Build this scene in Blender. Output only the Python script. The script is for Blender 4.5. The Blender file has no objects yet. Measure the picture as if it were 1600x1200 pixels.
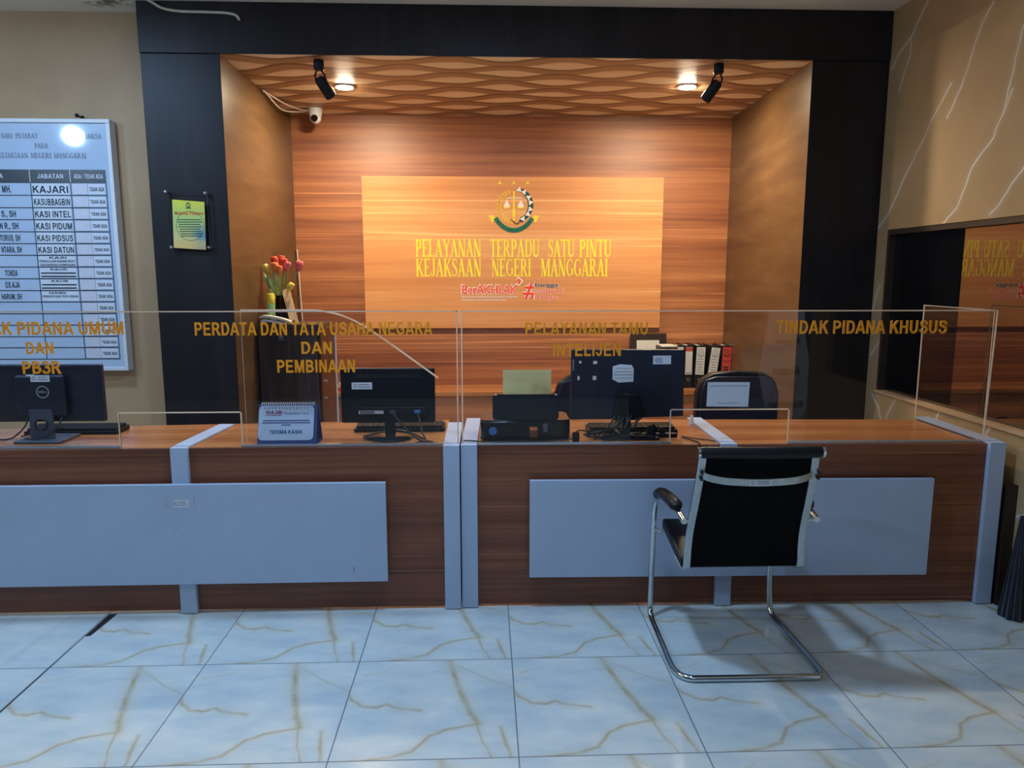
import bpy, bmesh, math, random
from mathutils import Vector, Matrix
random.seed(7)
S = bpy.context.scene
COL = S.collection

# ------------------------------------------------------------------ camera, world, lights, exposure
CAM_H = 1.5103
cam_d = bpy.data.cameras.new('camera'); cam = bpy.data.objects.new('camera', cam_d); COL.objects.link(cam)
cam_d.sensor_fit = 'HORIZONTAL'; cam_d.sensor_width = 36.0; cam_d.lens = 1143.5 / 1600 * 36
cam_d.clip_start = 0.05
cam.location = (0, 0, CAM_H)
cam.rotation_euler = (math.pi/2 - 0.14872, 0, -0.03799)
S.camera = cam
S.view_settings.view_transform = 'Standard'; S.view_settings.look = 'None'
S.view_settings.exposure = 0.0; S.view_settings.gamma = 1.0; S.view_settings.use_curve_mapping = False
S.cycles.transparent_max_bounces = 24
S.cycles.sample_clamp_indirect = 4.0

world = bpy.data.worlds.new('world'); S.world = world; world.use_nodes = True
bg = world.node_tree.nodes['Background']; bg.inputs[0].default_value = (0.42, 0.60, 1.0, 1); bg.inputs[1].default_value = 0.05

def area_light(name, loc, sx, sy, power, color):
    d = bpy.data.lights.new(name, 'AREA'); d.shape = 'RECTANGLE'; d.size = sx; d.size_y = sy
    d.energy = power; d.color = color
    o = bpy.data.objects.new(name, d); COL.objects.link(o); o.location = loc
    return o
def globe_light(name, loc, radius, power, color):
    d = bpy.data.lights.new(name, 'POINT'); d.shadow_soft_size = radius; d.energy = power; d.color = color
    o = bpy.data.objects.new(name, d); COL.objects.link(o); o.location = loc
    return o
globe_light('room_or_fill_light', (-4.1, 1.4, 2.88), 0.08, 84, (0.46, 0.70, 1.0))
globe_light('room_or_fill_light', (1.2, -1.2, 2.75), 0.18, 13, (0.55, 0.76, 1.0))  # added globe behind the camera, fills the front and the ceiling
area_light('room_or_fill_light', (-2.4, 3.25, 2.98), 0.3, 0.2, 34, (0.42, 0.66, 1.0))
area_light('room_or_fill_light', (-0.05, 2.45, 2.98), 0.2, 0.2, 38, (0.42, 0.66, 1.0))
area_light('room_or_fill_light', (0.2, -1.6, 2.98), 2.4, 1.2, 10, (0.46, 0.68, 1.0))  # added wide fill light, unseen behind the camera
area_light('room_or_fill_light', (3.2, 0.5, 2.98), 0.4, 0.4, 70, (0.85, 0.90, 1.0))  # added lamp that brightens the banner so its reflection shows

# ------------------------------------------------------------------ node helpers and materials
class NT:
    def __init__(s, m):
        m.use_nodes = True; s.t = m.node_tree; s.b = s.t.nodes['Principled BSDF']; s.out = s.t.nodes['Material Output']
    def n(s, kind, **kw):
        x = s.t.nodes.new(kind)
        for k, v in kw.items(): setattr(x, k, v)
        return x
    def l(s, a, b): s.t.links.new(a, b)
    def math(s, op, a, b=None, clamp=False):
        x = s.n('ShaderNodeMath', operation=op); x.use_clamp = clamp
        for i, v in enumerate((a, b)):
            if v is None: continue
            if isinstance(v, (int, float)): x.inputs[i].default_value = v
            else: s.l(v, x.inputs[i])
        return x.outputs[0]
    def vmath(s, op, a, b=None, scale=None):
        x = s.n('ShaderNodeVectorMath', operation=op)
        for i, v in enumerate((a, b)):
            if v is None: continue
            if isinstance(v, (tuple, list)): x.inputs[i].default_value = v
            else: s.l(v, x.inputs[i])
        if scale is not None:
            if isinstance(scale, (int, float)): x.inputs['Scale'].default_value = scale
            else: s.l(scale, x.inputs['Scale'])
        return x.outputs['Value'] if op in ('LENGTH', 'DOT_PRODUCT', 'DISTANCE') else x.outputs[0]
    def obj(s): return s.n('ShaderNodeTexCoord').outputs['Object']
    def mapping(s, v, scale=(1, 1, 1), loc=(0, 0, 0), rot=(0, 0, 0)):
        x = s.n('ShaderNodeMapping'); x.inputs['Scale'].default_value = scale; x.inputs['Location'].default_value = loc
        x.inputs['Rotation'].default_value = rot; s.l(v, x.inputs[0]); return x.outputs[0]
    def noise(s, v, scale=1, detail=4, rough=0.55, dist=0):
        x = s.n('ShaderNodeTexNoise'); x.inputs['Scale'].default_value = scale; x.inputs['Detail'].default_value = detail
        x.inputs['Roughness'].default_value = rough; x.inputs['Distortion'].default_value = dist
        s.l(v, x.inputs['Vector']); return x.outputs[0]
    def ramp(s, f, stops, interp='LINEAR'):
        x = s.n('ShaderNodeValToRGB'); r = x.color_ramp; r.interpolation = interp
        while len(r.elements) < len(stops): r.elements.new(0.5)
        for e, (p, c) in zip(r.elements, stops):
            e.position = p; e.color = (*c, 1) if isinstance(c, (tuple, list)) else (c, c, c, 1)
        s.l(f, x.inputs[0]); return x.outputs[0]
    def mix(s, f, a, b, blend='MIX'):
        x = s.n('ShaderNodeMix', data_type='RGBA', blend_type=blend)
        for i, v in ((0, f), (6, a), (7, b)):
            if isinstance(v, (int, float)): x.inputs[i].default_value = v
            elif isinstance(v, (tuple, list)): x.inputs[i].default_value = (*v, 1)
            else: s.l(v, x.inputs[i])
        return x.outputs[2]
    def segdist(s, p, pts):
        """distance from p (xy) to a polyline"""
        best = None
        for a, b in zip(pts[:-1], pts[1:]):
            ba = (b[0]-a[0], b[1]-a[1], 0); L2 = ba[0]**2 + ba[1]**2
            pa = s.vmath('SUBTRACT', p, (a[0], a[1], 0))
            h = s.math('MULTIPLY', s.vmath('DOT_PRODUCT', pa, ba), 1/L2, clamp=True)
            sc = s.n('ShaderNodeVectorMath', operation='SCALE'); sc.inputs[0].default_value = ba; s.l(h, sc.inputs['Scale'])
            d = s.vmath('LENGTH', s.vmath('SUBTRACT', pa, sc.outputs[0]))
            best = d if best is None else s.math('MINIMUM', best, d)
        return best
    def bump(s, h, strength=0.2, dist=0.01):
        x = s.n('ShaderNodeBump'); x.inputs['Strength'].default_value = strength; x.inputs['Distance'].default_value = dist
        s.l(h, x.inputs['Height']); s.l(x.outputs[0], s.b.inputs['Normal'])

def mat(name, color, rough=0.5, metal=0.0, spec=0.5, var=0.06, scale=30, coat=0.0, alpha=1.0):
    m = bpy.data.materials.new(name); t = NT(m)
    f = t.noise(t.obj(), scale, 3)
    c2 = tuple(max(0, c*(1-2*var)) for c in color); c1 = tuple(min(1, c*(1+2*var)) for c in color)
    t.l(t.ramp(f, [(0.3, c2), (0.7, c1)]), t.b.inputs['Base Color'])
    t.b.inputs['Roughness'].default_value = rough; t.b.inputs['Metallic'].default_value = metal
    t.b.inputs['Specular IOR Level'].default_value = spec; t.b.inputs['Coat Weight'].default_value = coat
    t.b.inputs['Coat Roughness'].default_value = 0.08
    return m

def wood(name, dark, mid, light, axis='x', density=11.0, rough=0.35, streak=0.5, coat=0.0, stretch=0.35, seed=0.0, spec=0.5):
    """laminate with long straight grain along an axis"""
    m = bpy.data.materials.new(name); t = NT(m); o = t.obj()
    o = t.vmath('ADD', o, (seed, seed*1.7, seed*0.6))
    sc = {'x': (stretch, density, density), 'z': (density, density, stretch), 'y': (density, stretch, density)}[axis]
    sc2 = {'x': (stretch*3, density*7, density*7), 'z': (density*7, density*7, stretch*3), 'y': (density*7, stretch*3, density*7)}[axis]
    sc3 = {'x': (0.10, density*1.7, density*1.7), 'z': (density*1.7, density*1.7, 0.10), 'y': (density*1.7, 0.10, density*1.7)}[axis]
    f1 = t.noise(t.mapping(o, sc), 1, 5, 0.6, 0.35); f2 = t.noise(t.mapping(o, sc2), 1, 3, 0.6, 0.2)
    f3 = t.noise(t.mapping(o, sc3, loc=(3.1, 7.7, 2.3)), 1, 2, 0.5)
    f = t.math('ADD', t.math('MULTIPLY', f1, 0.72), t.math('MULTIPLY', f2, 0.28))
    base = t.ramp(f, [(0.33, dark), (0.5, mid), (0.66, light)])
    if streak > 0:
        pin = t.ramp(f3, [(0.595, 0.0), (0.618, streak), (0.640, 0.0)])
        lt = tuple(min(1, c*1.5+0.02) for c in light)
        base = t.mix(pin, base, lt)
    t.l(base, t.b.inputs['Base Color'])
    t.b.inputs['Roughness'].default_value = rough; t.b.inputs['Coat Weight'].default_value = coat
    t.b.inputs['Specular IOR Level'].default_value = spec; t.b.inputs['Coat Roughness'].default_value = 0.12
    return m

def floor_tiles(name, x0, y0):
    m = bpy.data.materials.new(name); t = NT(m); o = t.obj()
    sx = t.n('ShaderNodeSeparateXYZ'); t.l(o, sx.inputs[0])
    u = t.math('DIVIDE', t.math('SUBTRACT', sx.outputs[0], x0), 0.6); v = t.math('DIVIDE', t.math('SUBTRACT', sx.outputs[1], y0), 0.6)
    fu = t.math('FRACT', u); fv = t.math('FRACT', v)
    c = t.n('ShaderNodeCombineXYZ'); t.l(fu, c.inputs[0]); t.l(fv, c.inputs[1]); p = c.outputs[0]
    nz = t.n('ShaderNodeTexNoise'); nz.inputs['Scale'].default_value = 14; nz.inputs['Detail'].default_value = 3; t.l(p, nz.inputs['Vector'])
    off = t.vmath('SCALE', t.vmath('SUBTRACT', nz.outputs['Color'], (0.5, 0.5, 0.5)), scale=0.022)
    off2 = t.vmath('MULTIPLY', off, (1, 1, 0)); q = t.vmath('ADD', p, off2)
    A = [(0.59, 1.0), (0.63, 0.81), (0.66, 0.67), (0.71, 0.51), (0.74, 0.40), (0.78, 0.30)]
    B = [(-0.02, 0.64), (0.03, 0.56), (0.10, 0.49), (0.19, 0.48), (0.24, 0.51), (0.29, 0.47), (0.44, 0.44)]
    Cc = [(0.06, -0.02), (0.22, 0.01), (0.32, 0.02), (0.43, 0.07), (0.52, 0.20), (0.61, 0.25), (0.78, 0.30)]
    D = [(0.91, 0.26), (0.93, 0.15), (0.96, 0.0)]
    Ee = [(0.78, 0.28), (0.80, 0.16), (0.86, 0.0)]
    F = [(0.62, 0.95), (0.83, 0.77), (1.0, 0.65)]
    G = [(0.05, 0.83), (0.16, 0.86), (0.22, 0.90)]
    patch = t.noise(p, 7, 4)
    tone = t.ramp(t.noise(t.mapping(p, (1.2, 2.6, 1)), 2.2, 4), [(0.3, (0.51, 0.59, 0.63)), (0.5, (0.62, 0.68, 0.68)), (0.7, (0.73, 0.74, 0.70))])
    col = tone
    leftmask = t.math('GREATER_THAN', u, 0.0)
    def vein(col, pts, w, halo, strength, cc=(0.44, 0.31, 0.13), hc=(0.62, 0.58, 0.43)):
        d = t.segdist(q, pts)
        h = t.math('MULTIPLY', t.math('SUBTRACT', 1.0, t.math('DIVIDE', d, halo), clamp=True), 0.55*strength, clamp=True)
        h = t.math('MULTIPLY', h, leftmask)
        k = t.math('SUBTRACT', 1.0, t.math('DIVIDE', d, w), clamp=True)
        k = t.math('MULTIPLY', t.math('MULTIPLY', k, t.ramp(patch, [(0.3, 0.35), (0.62, 1.0)])), strength, clamp=True)
        k = t.math('MULTIPLY', k, leftmask)
        return t.mix(k, t.mix(h, col, hc), cc)
    col = vein(col, A, 0.030, 0.085, 0.85); col = vein(col, B, 0.020, 0.055, 0.75); col = vein(col, Cc, 0.018, 0.05, 0.75)
    col = vein(col, D, 0.016, 0.04, 0.75); col = vein(col, Ee, 0.010, 0.05, 0.6); col = vein(col, F, 0.010, 0.09, 0.4); col = vein(col, G, 0.008, 0.05, 0.35)
    # plainer tiles with thin parallel veins beyond the black joint
    w = t.n('ShaderNodeTexWave', wave_type='BANDS', bands_direction='X'); w.inputs['Scale'].default_value = 1.35; w.inputs['Distortion'].default_value = 1.2; w.inputs['Detail'].default_value = 2
    t.l(t.mapping(o, (1, 1, 1), rot=(0, 0, 0.12)), w.inputs[0])
    wl = t.math('MULTIPLY', t.ramp(w.outputs[1], [(0.95, 0.0), (0.995, 0.18)]), t.math('SUBTRACT', 1.0, leftmask))
    col = t.mix(wl, col, (0.42, 0.40, 0.36))
    # joints
    g = 0.0035
    ju = t.math('MINIMUM', fu, t.math('SUBTRACT', 1.0, fu)); jv = t.math('MINIMUM', fv, t.math('SUBTRACT', 1.0, fv))
    j = t.math('LESS_THAN', t.math('MINIMUM', ju, jv), g)
    col = t.mix(j, col, (0.16, 0.17, 0.18))
    t.l(col, t.b.inputs['Base Color']); t.b.inputs['Roughness'].default_value = 0.16
    rr = t.math('ADD', 0.14, t.math('MULTIPLY', j, 0.5)); t.l(rr, t.b.inputs['Roughness'])
    return m

def veined_wall(name, base, base2, lines, width=0.007):
    m = bpy.data.materials.new(name); t = NT(m); o = t.obj()
    sx = t.n('ShaderNodeSeparateXYZ'); t.l(o, sx.inputs[0]); c = t.n('ShaderNodeCombineXYZ')
    t.l(sx.outputs[1], c.inputs[0]); t.l(sx.outputs[2], c.inputs[1])
    nz = t.n('ShaderNodeTexNoise'); nz.inputs['Scale'].default_value = 9; nz.inputs['Detail'].default_value = 4; t.l(c.outputs[0], nz.inputs['Vector'])
    p = t.vmath('ADD', c.outputs[0], t.vmath('SCALE', t.vmath('SUBTRACT', nz.outputs['Color'], (0.5, 0.5, 0.5)), scale=0.03))
    p = t.vmath('MULTIPLY', p, (1, 1, 0))
    col = t.ramp(t.noise(o, 1.7, 4), [(0.35, base), (0.65, base2)])
    d = None
    for L in lines:
        e = t.segdist(p, L); d = e if d is None else t.math('MINIMUM', d, e)
    k = t.math('SUBTRACT', 1.0, t.math('DIVIDE', d, width), clamp=True)
    h = t.math('MULTIPLY', t.math('SUBTRACT', 1.0, t.math('DIVIDE', d, width*5), clamp=True), 0.22)
    br = t.ramp(t.noise(o, 6, 3), [(0.3, 0.45), (0.6, 1.0)])
    col = t.mix(h, col, (0.55, 0.48, 0.40)); col = t.mix(t.math('MULTIPLY', k, br), col, (0.78, 0.72, 0.64))
    t.l(col, t.b.inputs['Base Color']); t.b.inputs['Roughness'].default_value = 0.7; t.b.inputs['Specular IOR Level'].default_value = 0.25
    return m

def wave_paper(name):
    """wallpaper printed with interlaced wavy ribbons"""
    m = bpy.data.materials.new(name); t = NT(m); o = t.obj()
    sx = t.n('ShaderNodeSeparateXYZ'); t.l(o, sx.inputs[0]); x, y = sx.outputs[0], sx.outputs[1]
    wob = t.math('MULTIPLY', t.math('SUBTRACT', t.noise(o, 1.6, 2), 0.5), 0.5)
    def fam(phase, off, amp, k):
        s_ = t.math('SINE', t.math('ADD', t.math('MULTIPLY', x, k), phase))
        f = t.math('ADD', t.math('ADD', t.math('DIVIDE', t.math('ADD', y, t.math('MULTIPLY', x, 0.03)), 0.37), off), t.math('MULTIPLY', s_, amp))
        return t.math('FRACT', t.math('ADD', f, wob))
    a = fam(0.0, 0.0, 0.14, 9.5); b = fam(math.pi+0.25, 0.5, 0.14, 9.5)
    dark, mid, light, hi = (0.075, 0.030, 0.012), (0.36, 0.195, 0.095), (0.84, 0.62, 0.38), (0.90, 0.74, 0.50)
    ra = t.ramp(a, [(0.0, light), (0.35, hi), (0.56, light), (0.60, dark), (0.70, mid), (0.90, mid), (0.96, light)])
    rb = t.ramp(b, [(0.0, light), (0.35, hi), (0.56, light), (0.60, dark), (0.70, mid), (0.90, mid), (0.96, light)])
    col = t.mix(1.0, ra, rb, 'DARKEN')
    fine = t.noise(t.mapping(o, (2, 60, 1)), 1, 3)
    col = t.mix(t.ramp(fine, [(0.4, 0.0), (0.8, 0.22)]), col, mid)
    t.l(col, t.b.inputs['Base Color']); t.b.inputs['Roughness'].default_value = 0.45
    return m

def acrylic(name, ior=1.50, tint=(0.985, 0.988, 0.99)):
    m = bpy.data.materials.new(name); t = NT(m); t.t.nodes.remove(t.b)
    tr = t.n('ShaderNodeBsdfTransparent'); tr.inputs[0].default_value = (*tint, 1)
    gl = t.n('ShaderNodeBsdfGlossy'); gl.inputs['Roughness'].default_value = 0.01
    fr = t.n('ShaderNodeFresnel'); fr.inputs[0].default_value = ior
    geo = t.n('ShaderNodeNewGeometry'); fac = t.math('MULTIPLY', fr.outputs[0], t.math('SUBTRACT', 1.0, geo.outputs['Backfacing']))
    mx = t.n('ShaderNodeMixShader'); t.l(fac, mx.inputs[0]); t.l(tr.outputs[0], mx.inputs[1]); t.l(gl.outputs[0], mx.inputs[2])
    t.l(mx.outputs[0], t.out.inputs[0]); return m

def edge_mat(name):
    m = bpy.data.materials.new(name); t = NT(m); t.t.nodes.remove(t.b)
    d = t.n('ShaderNodeBsdfDiffuse'); d.inputs[0].default_value = (0.80, 0.70, 0.58, 1)  # cream colour stands in for light carried inside the clear sheet
    tl = t.n('ShaderNodeBsdfTranslucent'); tl.inputs[0].default_value = (1.0, 0.92, 0.80, 1)
    mx = t.n('ShaderNodeMixShader'); t.l(t.ramp(t.noise(t.obj(), 3, 2), [(0.3, 0.5), (0.7, 0.75)]), mx.inputs[0]); t.l(d.outputs[0], mx.inputs[1]); t.l(tl.outputs[0], mx.inputs[2])
    t.l(mx.outputs[0], t.out.inputs[0]); return m

def dark_mirror(name, refl):
    m = bpy.data.materials.new(name); t = NT(m); t.t.nodes.remove(t.b)
    df = t.n('ShaderNodeBsdfDiffuse'); df.inputs[0].default_value = (0.004, 0.004, 0.005, 1)
    gl = t.n('ShaderNodeBsdfGlossy'); gl.inputs['Roughness'].default_value = 0.015; gl.inputs[0].default_value = (0.95, 0.85, 0.75, 1)
    mx = t.n('ShaderNodeMixShader'); mx.inputs[0].default_value = refl
    t.l(df.outputs[0], mx.inputs[1]); t.l(gl.outputs[0], mx.inputs[2]); t.l(mx.outputs[0], t.out.inputs[0]); return m

def emit(name, color, strength):
    m = bpy.data.materials.new(name); t = NT(m); t.t.nodes.remove(t.b)
    e = t.n('ShaderNodeEmission'); e.inputs[0].default_value = (*color, 1); e.inputs[1].default_value = strength
    t.l(e.outputs[0], t.out.inputs[0]); return m

def poster_mat(name, x0, x1, z0, z1):
    m = bpy.data.materials.new(name); t = NT(m); o = t.obj()
    n = t.math('MULTIPLY', t.math('SUBTRACT', t.noise(o, 9, 3), 0.5), 0.35)
    sx = t.n('ShaderNodeSeparateXYZ'); t.l(o, sx.inputs[0])
    u = t.math('ADD', t.math('DIVIDE', t.math('SUBTRACT', sx.outputs[0], x0), x1-x0), n)
    v = t.math('ADD', t.math('DIVIDE', t.math('SUBTRACT', sx.outputs[2], z0), z1-z0), n)
    vert = t.ramp(v, [(0.0, (0.95, 0.60, 0.20)), (0.25, (0.85, 0.72, 0.28)), (0.6, (0.62, 0.75, 0.22)), (1.0, (0.90, 0.85, 0.08))])
    bl = t.math('MULTIPLY', t.ramp(u, [(0.5, 0.0), (0.8, 0.9)]), t.ramp(v, [(0.12, 0.3), (0.3, 1.0), (0.55, 0.0)]))
    t.l(t.mix(bl, vert, (0.10, 0.33, 0.45)), t.b.inputs['Base Color']); t.b.inputs['Roughness'].default_value = 0.4
    return m

M = {}
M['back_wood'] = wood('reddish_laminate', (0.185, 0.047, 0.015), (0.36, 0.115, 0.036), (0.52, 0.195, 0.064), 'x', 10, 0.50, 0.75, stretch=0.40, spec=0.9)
M['sign_wood'] = wood('golden_laminate', (0.60, 0.235, 0.078), (0.73, 0.305, 0.108), (0.82, 0.40, 0.16), 'x', 8, 0.46, 0.75, stretch=0.3, seed=4)
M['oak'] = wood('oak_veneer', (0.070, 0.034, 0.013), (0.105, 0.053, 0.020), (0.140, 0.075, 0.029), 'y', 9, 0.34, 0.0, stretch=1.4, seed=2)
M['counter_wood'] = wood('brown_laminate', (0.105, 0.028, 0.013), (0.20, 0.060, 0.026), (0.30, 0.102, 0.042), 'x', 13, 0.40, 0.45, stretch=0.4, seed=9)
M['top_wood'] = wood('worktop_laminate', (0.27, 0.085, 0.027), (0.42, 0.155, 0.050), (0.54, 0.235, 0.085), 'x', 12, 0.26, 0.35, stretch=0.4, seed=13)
M['dark_wood'] = wood('black_stained_wood', (0.006, 0.0045, 0.006), (0.010, 0.008, 0.010), (0.018, 0.014, 0.018), 'z', 7, 0.48, 0.0, stretch=0.8, seed=5, spec=0.35)
M['cabinet_dark'] = wood('dark_cabinet_wood', (0.020, 0.014, 0.013), (0.045, 0.033, 0.030), (0.085, 0.066, 0.060), 'z', 12, 0.35, 0.0, stretch=1.0, seed=6)
M['cabinet_brown'] = wood('brown_cabinet_wood', (0.065, 0.022, 0.012), (0.10, 0.036, 0.019), (0.13, 0.05, 0.026), 'z', 10, 0.3, 0.0, stretch=0.7, seed=7)
M['floor'] = floor_tiles('marble_floor_tiles', -1.698, 2.712)
M['tan'] = mat('tan_paint', (0.47, 0.295, 0.155), 0.6, var=0.05, scale=2.5)
def ceiling_mat(name):
    m = bpy.data.materials.new(name); t = NT(m); o = t.obj()
    col = t.ramp(t.noise(o, 2, 3), [(0.3, (0.74, 0.67, 0.58)), (0.7, (0.84, 0.76, 0.66))])
    d = t.vmath('LENGTH', t.vmath('SUBTRACT', o, (-2.12, 4.42, 3.03)))   # flaked patch near the left wall
    k = t.math('MULTIPLY', t.ramp(d, [(0.06, 1.0), (0.20, 0.0)]), t.ramp(t.noise(o, 14, 4), [(0.46, 0.0), (0.56, 1.0)]))
    t.l(t.mix(k, col, (0.10, 0.08, 0.07)), t.b.inputs['Base Color']); t.b.inputs['Roughness'].default_value = 0.75; return m
M['ceiling'] = ceiling_mat('ceiling_paint')
M['waves'] = wave_paper('wavy_wallpaper')
VE = [[(4.117, 2.971), (4.21, 2.874), (4.255, 2.827), (4.252, 2.714), (4.308, 2.636), (4.335, 2.548)], [(4.255, 2.827), (4.365, 2.767), (4.441, 2.703)],
 [(3.578, 2.775), (3.649, 2.704), (3.723, 2.532), (3.769, 2.434), (3.86, 2.314)],
 [(3.852, 2.482), (3.993, 2.331), (4.065, 2.225), (4.177, 2.108), (4.352, 1.868), (4.458, 1.786)],
 [(3.36, 2.604), (3.386, 2.482), (3.44, 2.254), (3.49, 2.152), (3.624, 2.031), (3.716, 1.845), (3.816, 1.776)], [(3.391, 2.343), (3.444, 2.238)],
 [(3.272, 1.981), (3.331, 1.922), (3.407, 1.836), (3.466, 1.788)], [(4.389, 1.447), (4.46, 1.289)], [(4.359, 1.099), (4.441, 1.012)],
 [(4.39, 0.778), (4.30, 0.70), (4.263, 0.62)], [(4.126, 0.802), (4.211, 0.672), (4.24, 0.55)], [(3.714, 0.794), (3.76, 0.70), (3.80, 0.5)], [(3.311, 0.816), (3.37, 0.70), (3.40, 0.5)],
 [(3.25, 0.402), (3.126, 0.414), (3.051, 0.447), (2.9, 0.55)]]
M['veined'] = veined_wall('veined_tan_wallpaper', (0.38, 0.245, 0.115), (0.46, 0.305, 0.15), VE)
M['white_lam'] = mat('white_laminate', (0.43, 0.51, 0.66), 0.42, var=0.02, scale=3)
M['acrylic'] = acrylic('clear_acrylic'); M['acrylic_edge'] = edge_mat('edge_glow_acrylic')
M['gold_letter'] = mat('amber_vinyl', (0.95, 0.33, 0.008), 0.45, var=0.02)
M['yellow_letter'] = mat('yellow_acrylic_letter', (1.0, 0.84, 0.06), 0.35, var=0.02)
M['black_plastic'] = mat('black_plastic', (0.007, 0.0075, 0.011), 0.5, spec=0.25, var=0.1, scale=60)
M['black_gloss'] = mat('glossy_black_plastic', (0.006, 0.006, 0.008), 0.10, spec=0.4, var=0.1)
M['navy_plastic'] = mat('dark_navy_plastic', (0.014, 0.018, 0.034), 0.36, var=0.1, scale=40)
M['grey_plastic'] = mat('slate_grey_plastic', (0.06, 0.075, 0.11), 0.4, var=0.05)
M['leather'] = mat('black_leather', (0.008, 0.008, 0.011), 0.42, spec=0.3, var=0.2, scale=120)
M['mesh_fabric'] = mat('black_backrest_fabric', (0.003, 0.003, 0.004), 0.75, spec=0.1, var=0.1, scale=200)
M['chrome'] = mat('chrome', (0.62, 0.68, 0.70), 0.14, metal=1.0, var=0.03)
M['brushed'] = mat('brushed_steel', (0.50, 0.57, 0.60), 0.36, metal=0.85, var=0.05, scale=50)
M['alu'] = mat('aluminium', (0.60, 0.62, 0.66), 0.35, metal=0.8, var=0.03)
M['white'] = mat('white_plastic', (0.75, 0.76, 0.78), 0.4, var=0.02)
M['paper'] = mat('white_paper', (0.72, 0.75, 0.82), 0.7, var=0.02, scale=8)
M['cream_paper'] = mat('cream_paper', (0.72, 0.68, 0.58), 0.7, var=0.02, scale=8)
M['backlit_paper'] = mat('backlit_white_paper', (0.56, 0.46, 0.19), 0.7, var=0.03, scale=6)  # white sheet, its olive tone stands in for being lit from behind
M['board_face'] = mat('glossy_board_face', (0.50, 0.60, 0.75), 0.06, spec=0.28, var=0.02, scale=3)
M['board_dark'] = mat('dark_header_print', (0.035, 0.045, 0.06), 0.3, var=0.03)
M['ink'] = mat('black_ink', (0.015, 0.018, 0.03), 0.5, var=0.0)
M['grey_ink'] = mat('faded_grey_ink', (0.20, 0.22, 0.28), 0.5, var=0.0)
M['navy_ink'] = mat('navy_ink', (0.02, 0.05, 0.20), 0.5, var=0.0)
M['blue_ink'] = mat('blue_ink', (0.06, 0.20, 0.50), 0.5, var=0.0)
M['maroon_ink'] = mat('maroon_ink', (0.20, 0.02, 0.10), 0.5, var=0.0)
M['red'] = mat('red_vinyl', (0.92, 0.07, 0.035), 0.4, var=0.03)
M['binder_red'] = mat('red_spine_label', (0.62, 0.06, 0.035), 0.5, var=0.04)
M['white_vinyl'] = mat('white_vinyl', (0.85, 0.80, 0.76), 0.4, var=0.0)
M['tab'] = mat('pinkish_white_tab', (0.68, 0.66, 0.74), 0.4, var=0.02)
M['sign_green'] = mat('green_enamel', (0.015, 0.17, 0.085), 0.4, var=0.03)
M['dark_green'] = mat('dark_green_enamel', (0.012, 0.075, 0.05), 0.4, var=0.03)
M['gold'] = mat('gold_enamel', (0.98, 0.70, 0.05), 0.35, var=0.03)
M['brown'] = mat('brown_enamel', (0.16, 0.06, 0.02), 0.4, var=0.03)
M['wire'] = mat('black_cable', (0.008, 0.008, 0.010), 0.5, var=0.0)
M['wire_white'] = mat('ivory_cable', (0.62, 0.54, 0.45), 0.5, var=0.03)
M['brass'] = mat('brass', (0.60, 0.42, 0.16), 0.3, metal=0.9, var=0.05)
M['mirror'] = dark_mirror('dark_reflective_glass', 0.20)
M['lamp'] = emit('lit_warm_diffuser', (1.0, 0.83, 0.58), 1360)
M['dark_brown'] = mat('dark_brown_board', (0.030, 0.016, 0.010), 0.5, var=0.08)
M['poster'] = poster_mat('maklumat_poster', -0.085, 0.09, -0.16, 0.115)
M['tulip_red'] = mat('red_petals', (0.55, 0.06, 0.03), 0.5, var=0.15); M['tulip_orange'] = mat('orange_petals', (0.75, 0.20, 0.05), 0.5, var=0.12)
M['tulip_yellow'] = mat('yellow_petals', (0.80, 0.58, 0.10), 0.5, var=0.08); M['tulip_pink'] = mat('pink_petals', (0.70, 0.14, 0.16), 0.5, var=0.1)
M['leaf'] = mat('tulip_leaf', (0.22, 0.33, 0.10), 0.5, var=0.15); M['leaf_light'] = mat('pale_leaf', (0.40, 0.48, 0.16), 0.5, var=0.1)
M['vase'] = mat('dark_glass', (0.015, 0.012, 0.010), 0.08, var=0.05)
M['green_roll'] = mat('green_wrapper', (0.30, 0.55, 0.20), 0.4, var=0.06); M['yellow_cap'] = mat('yellow_wrapper', (0.75, 0.58, 0.04), 0.4, var=0.05)
M['plank'] = wood('pale_timber', (0.58, 0.36, 0.20), (0.68, 0.44, 0.25), (0.76, 0.52, 0.32), 'z', 20, 0.5, 0.0)
M['tile_edge'] = mat('black_joint_tape', (0.02, 0.022, 0.03), 0.5, var=0.1)
M['yellow_plastic'] = mat('yellow_plastic', (0.80, 0.50, 0.03), 0.35, var=0.03); M['amber'] = mat('amber_plastic', (0.45, 0.16, 0.03), 0.3, var=0.05)

def pinstripe(name):
    m = bpy.data.materials.new(name); t = NT(m); uv = t.n('ShaderNodeUVMap').outputs[0]
    sx = t.n('ShaderNodeSeparateXYZ'); t.l(uv, sx.inputs[0])
    f = t.math('FRACT', t.math('MULTIPLY', sx.outputs[0], 13.0))
    k = t.ramp(f, [(0.0, 0.0), (0.40, 0.0), (0.46, 1.0), (0.54, 1.0), (0.60, 0.0)])
    br = t.ramp(t.noise(t.obj(), 9, 2), [(0.35, 0.25), (0.65, 1.0)])
    t.l(t.mix(t.math('MULTIPLY', k, br), (0.005, 0.006, 0.011), (0.11, 0.12, 0.17)), t.b.inputs['Base Color'])
    t.b.inputs['Roughness'].default_value = 0.8; return m
M['pinstripe'] = pinstripe('pinstripe_cloth')

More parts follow.
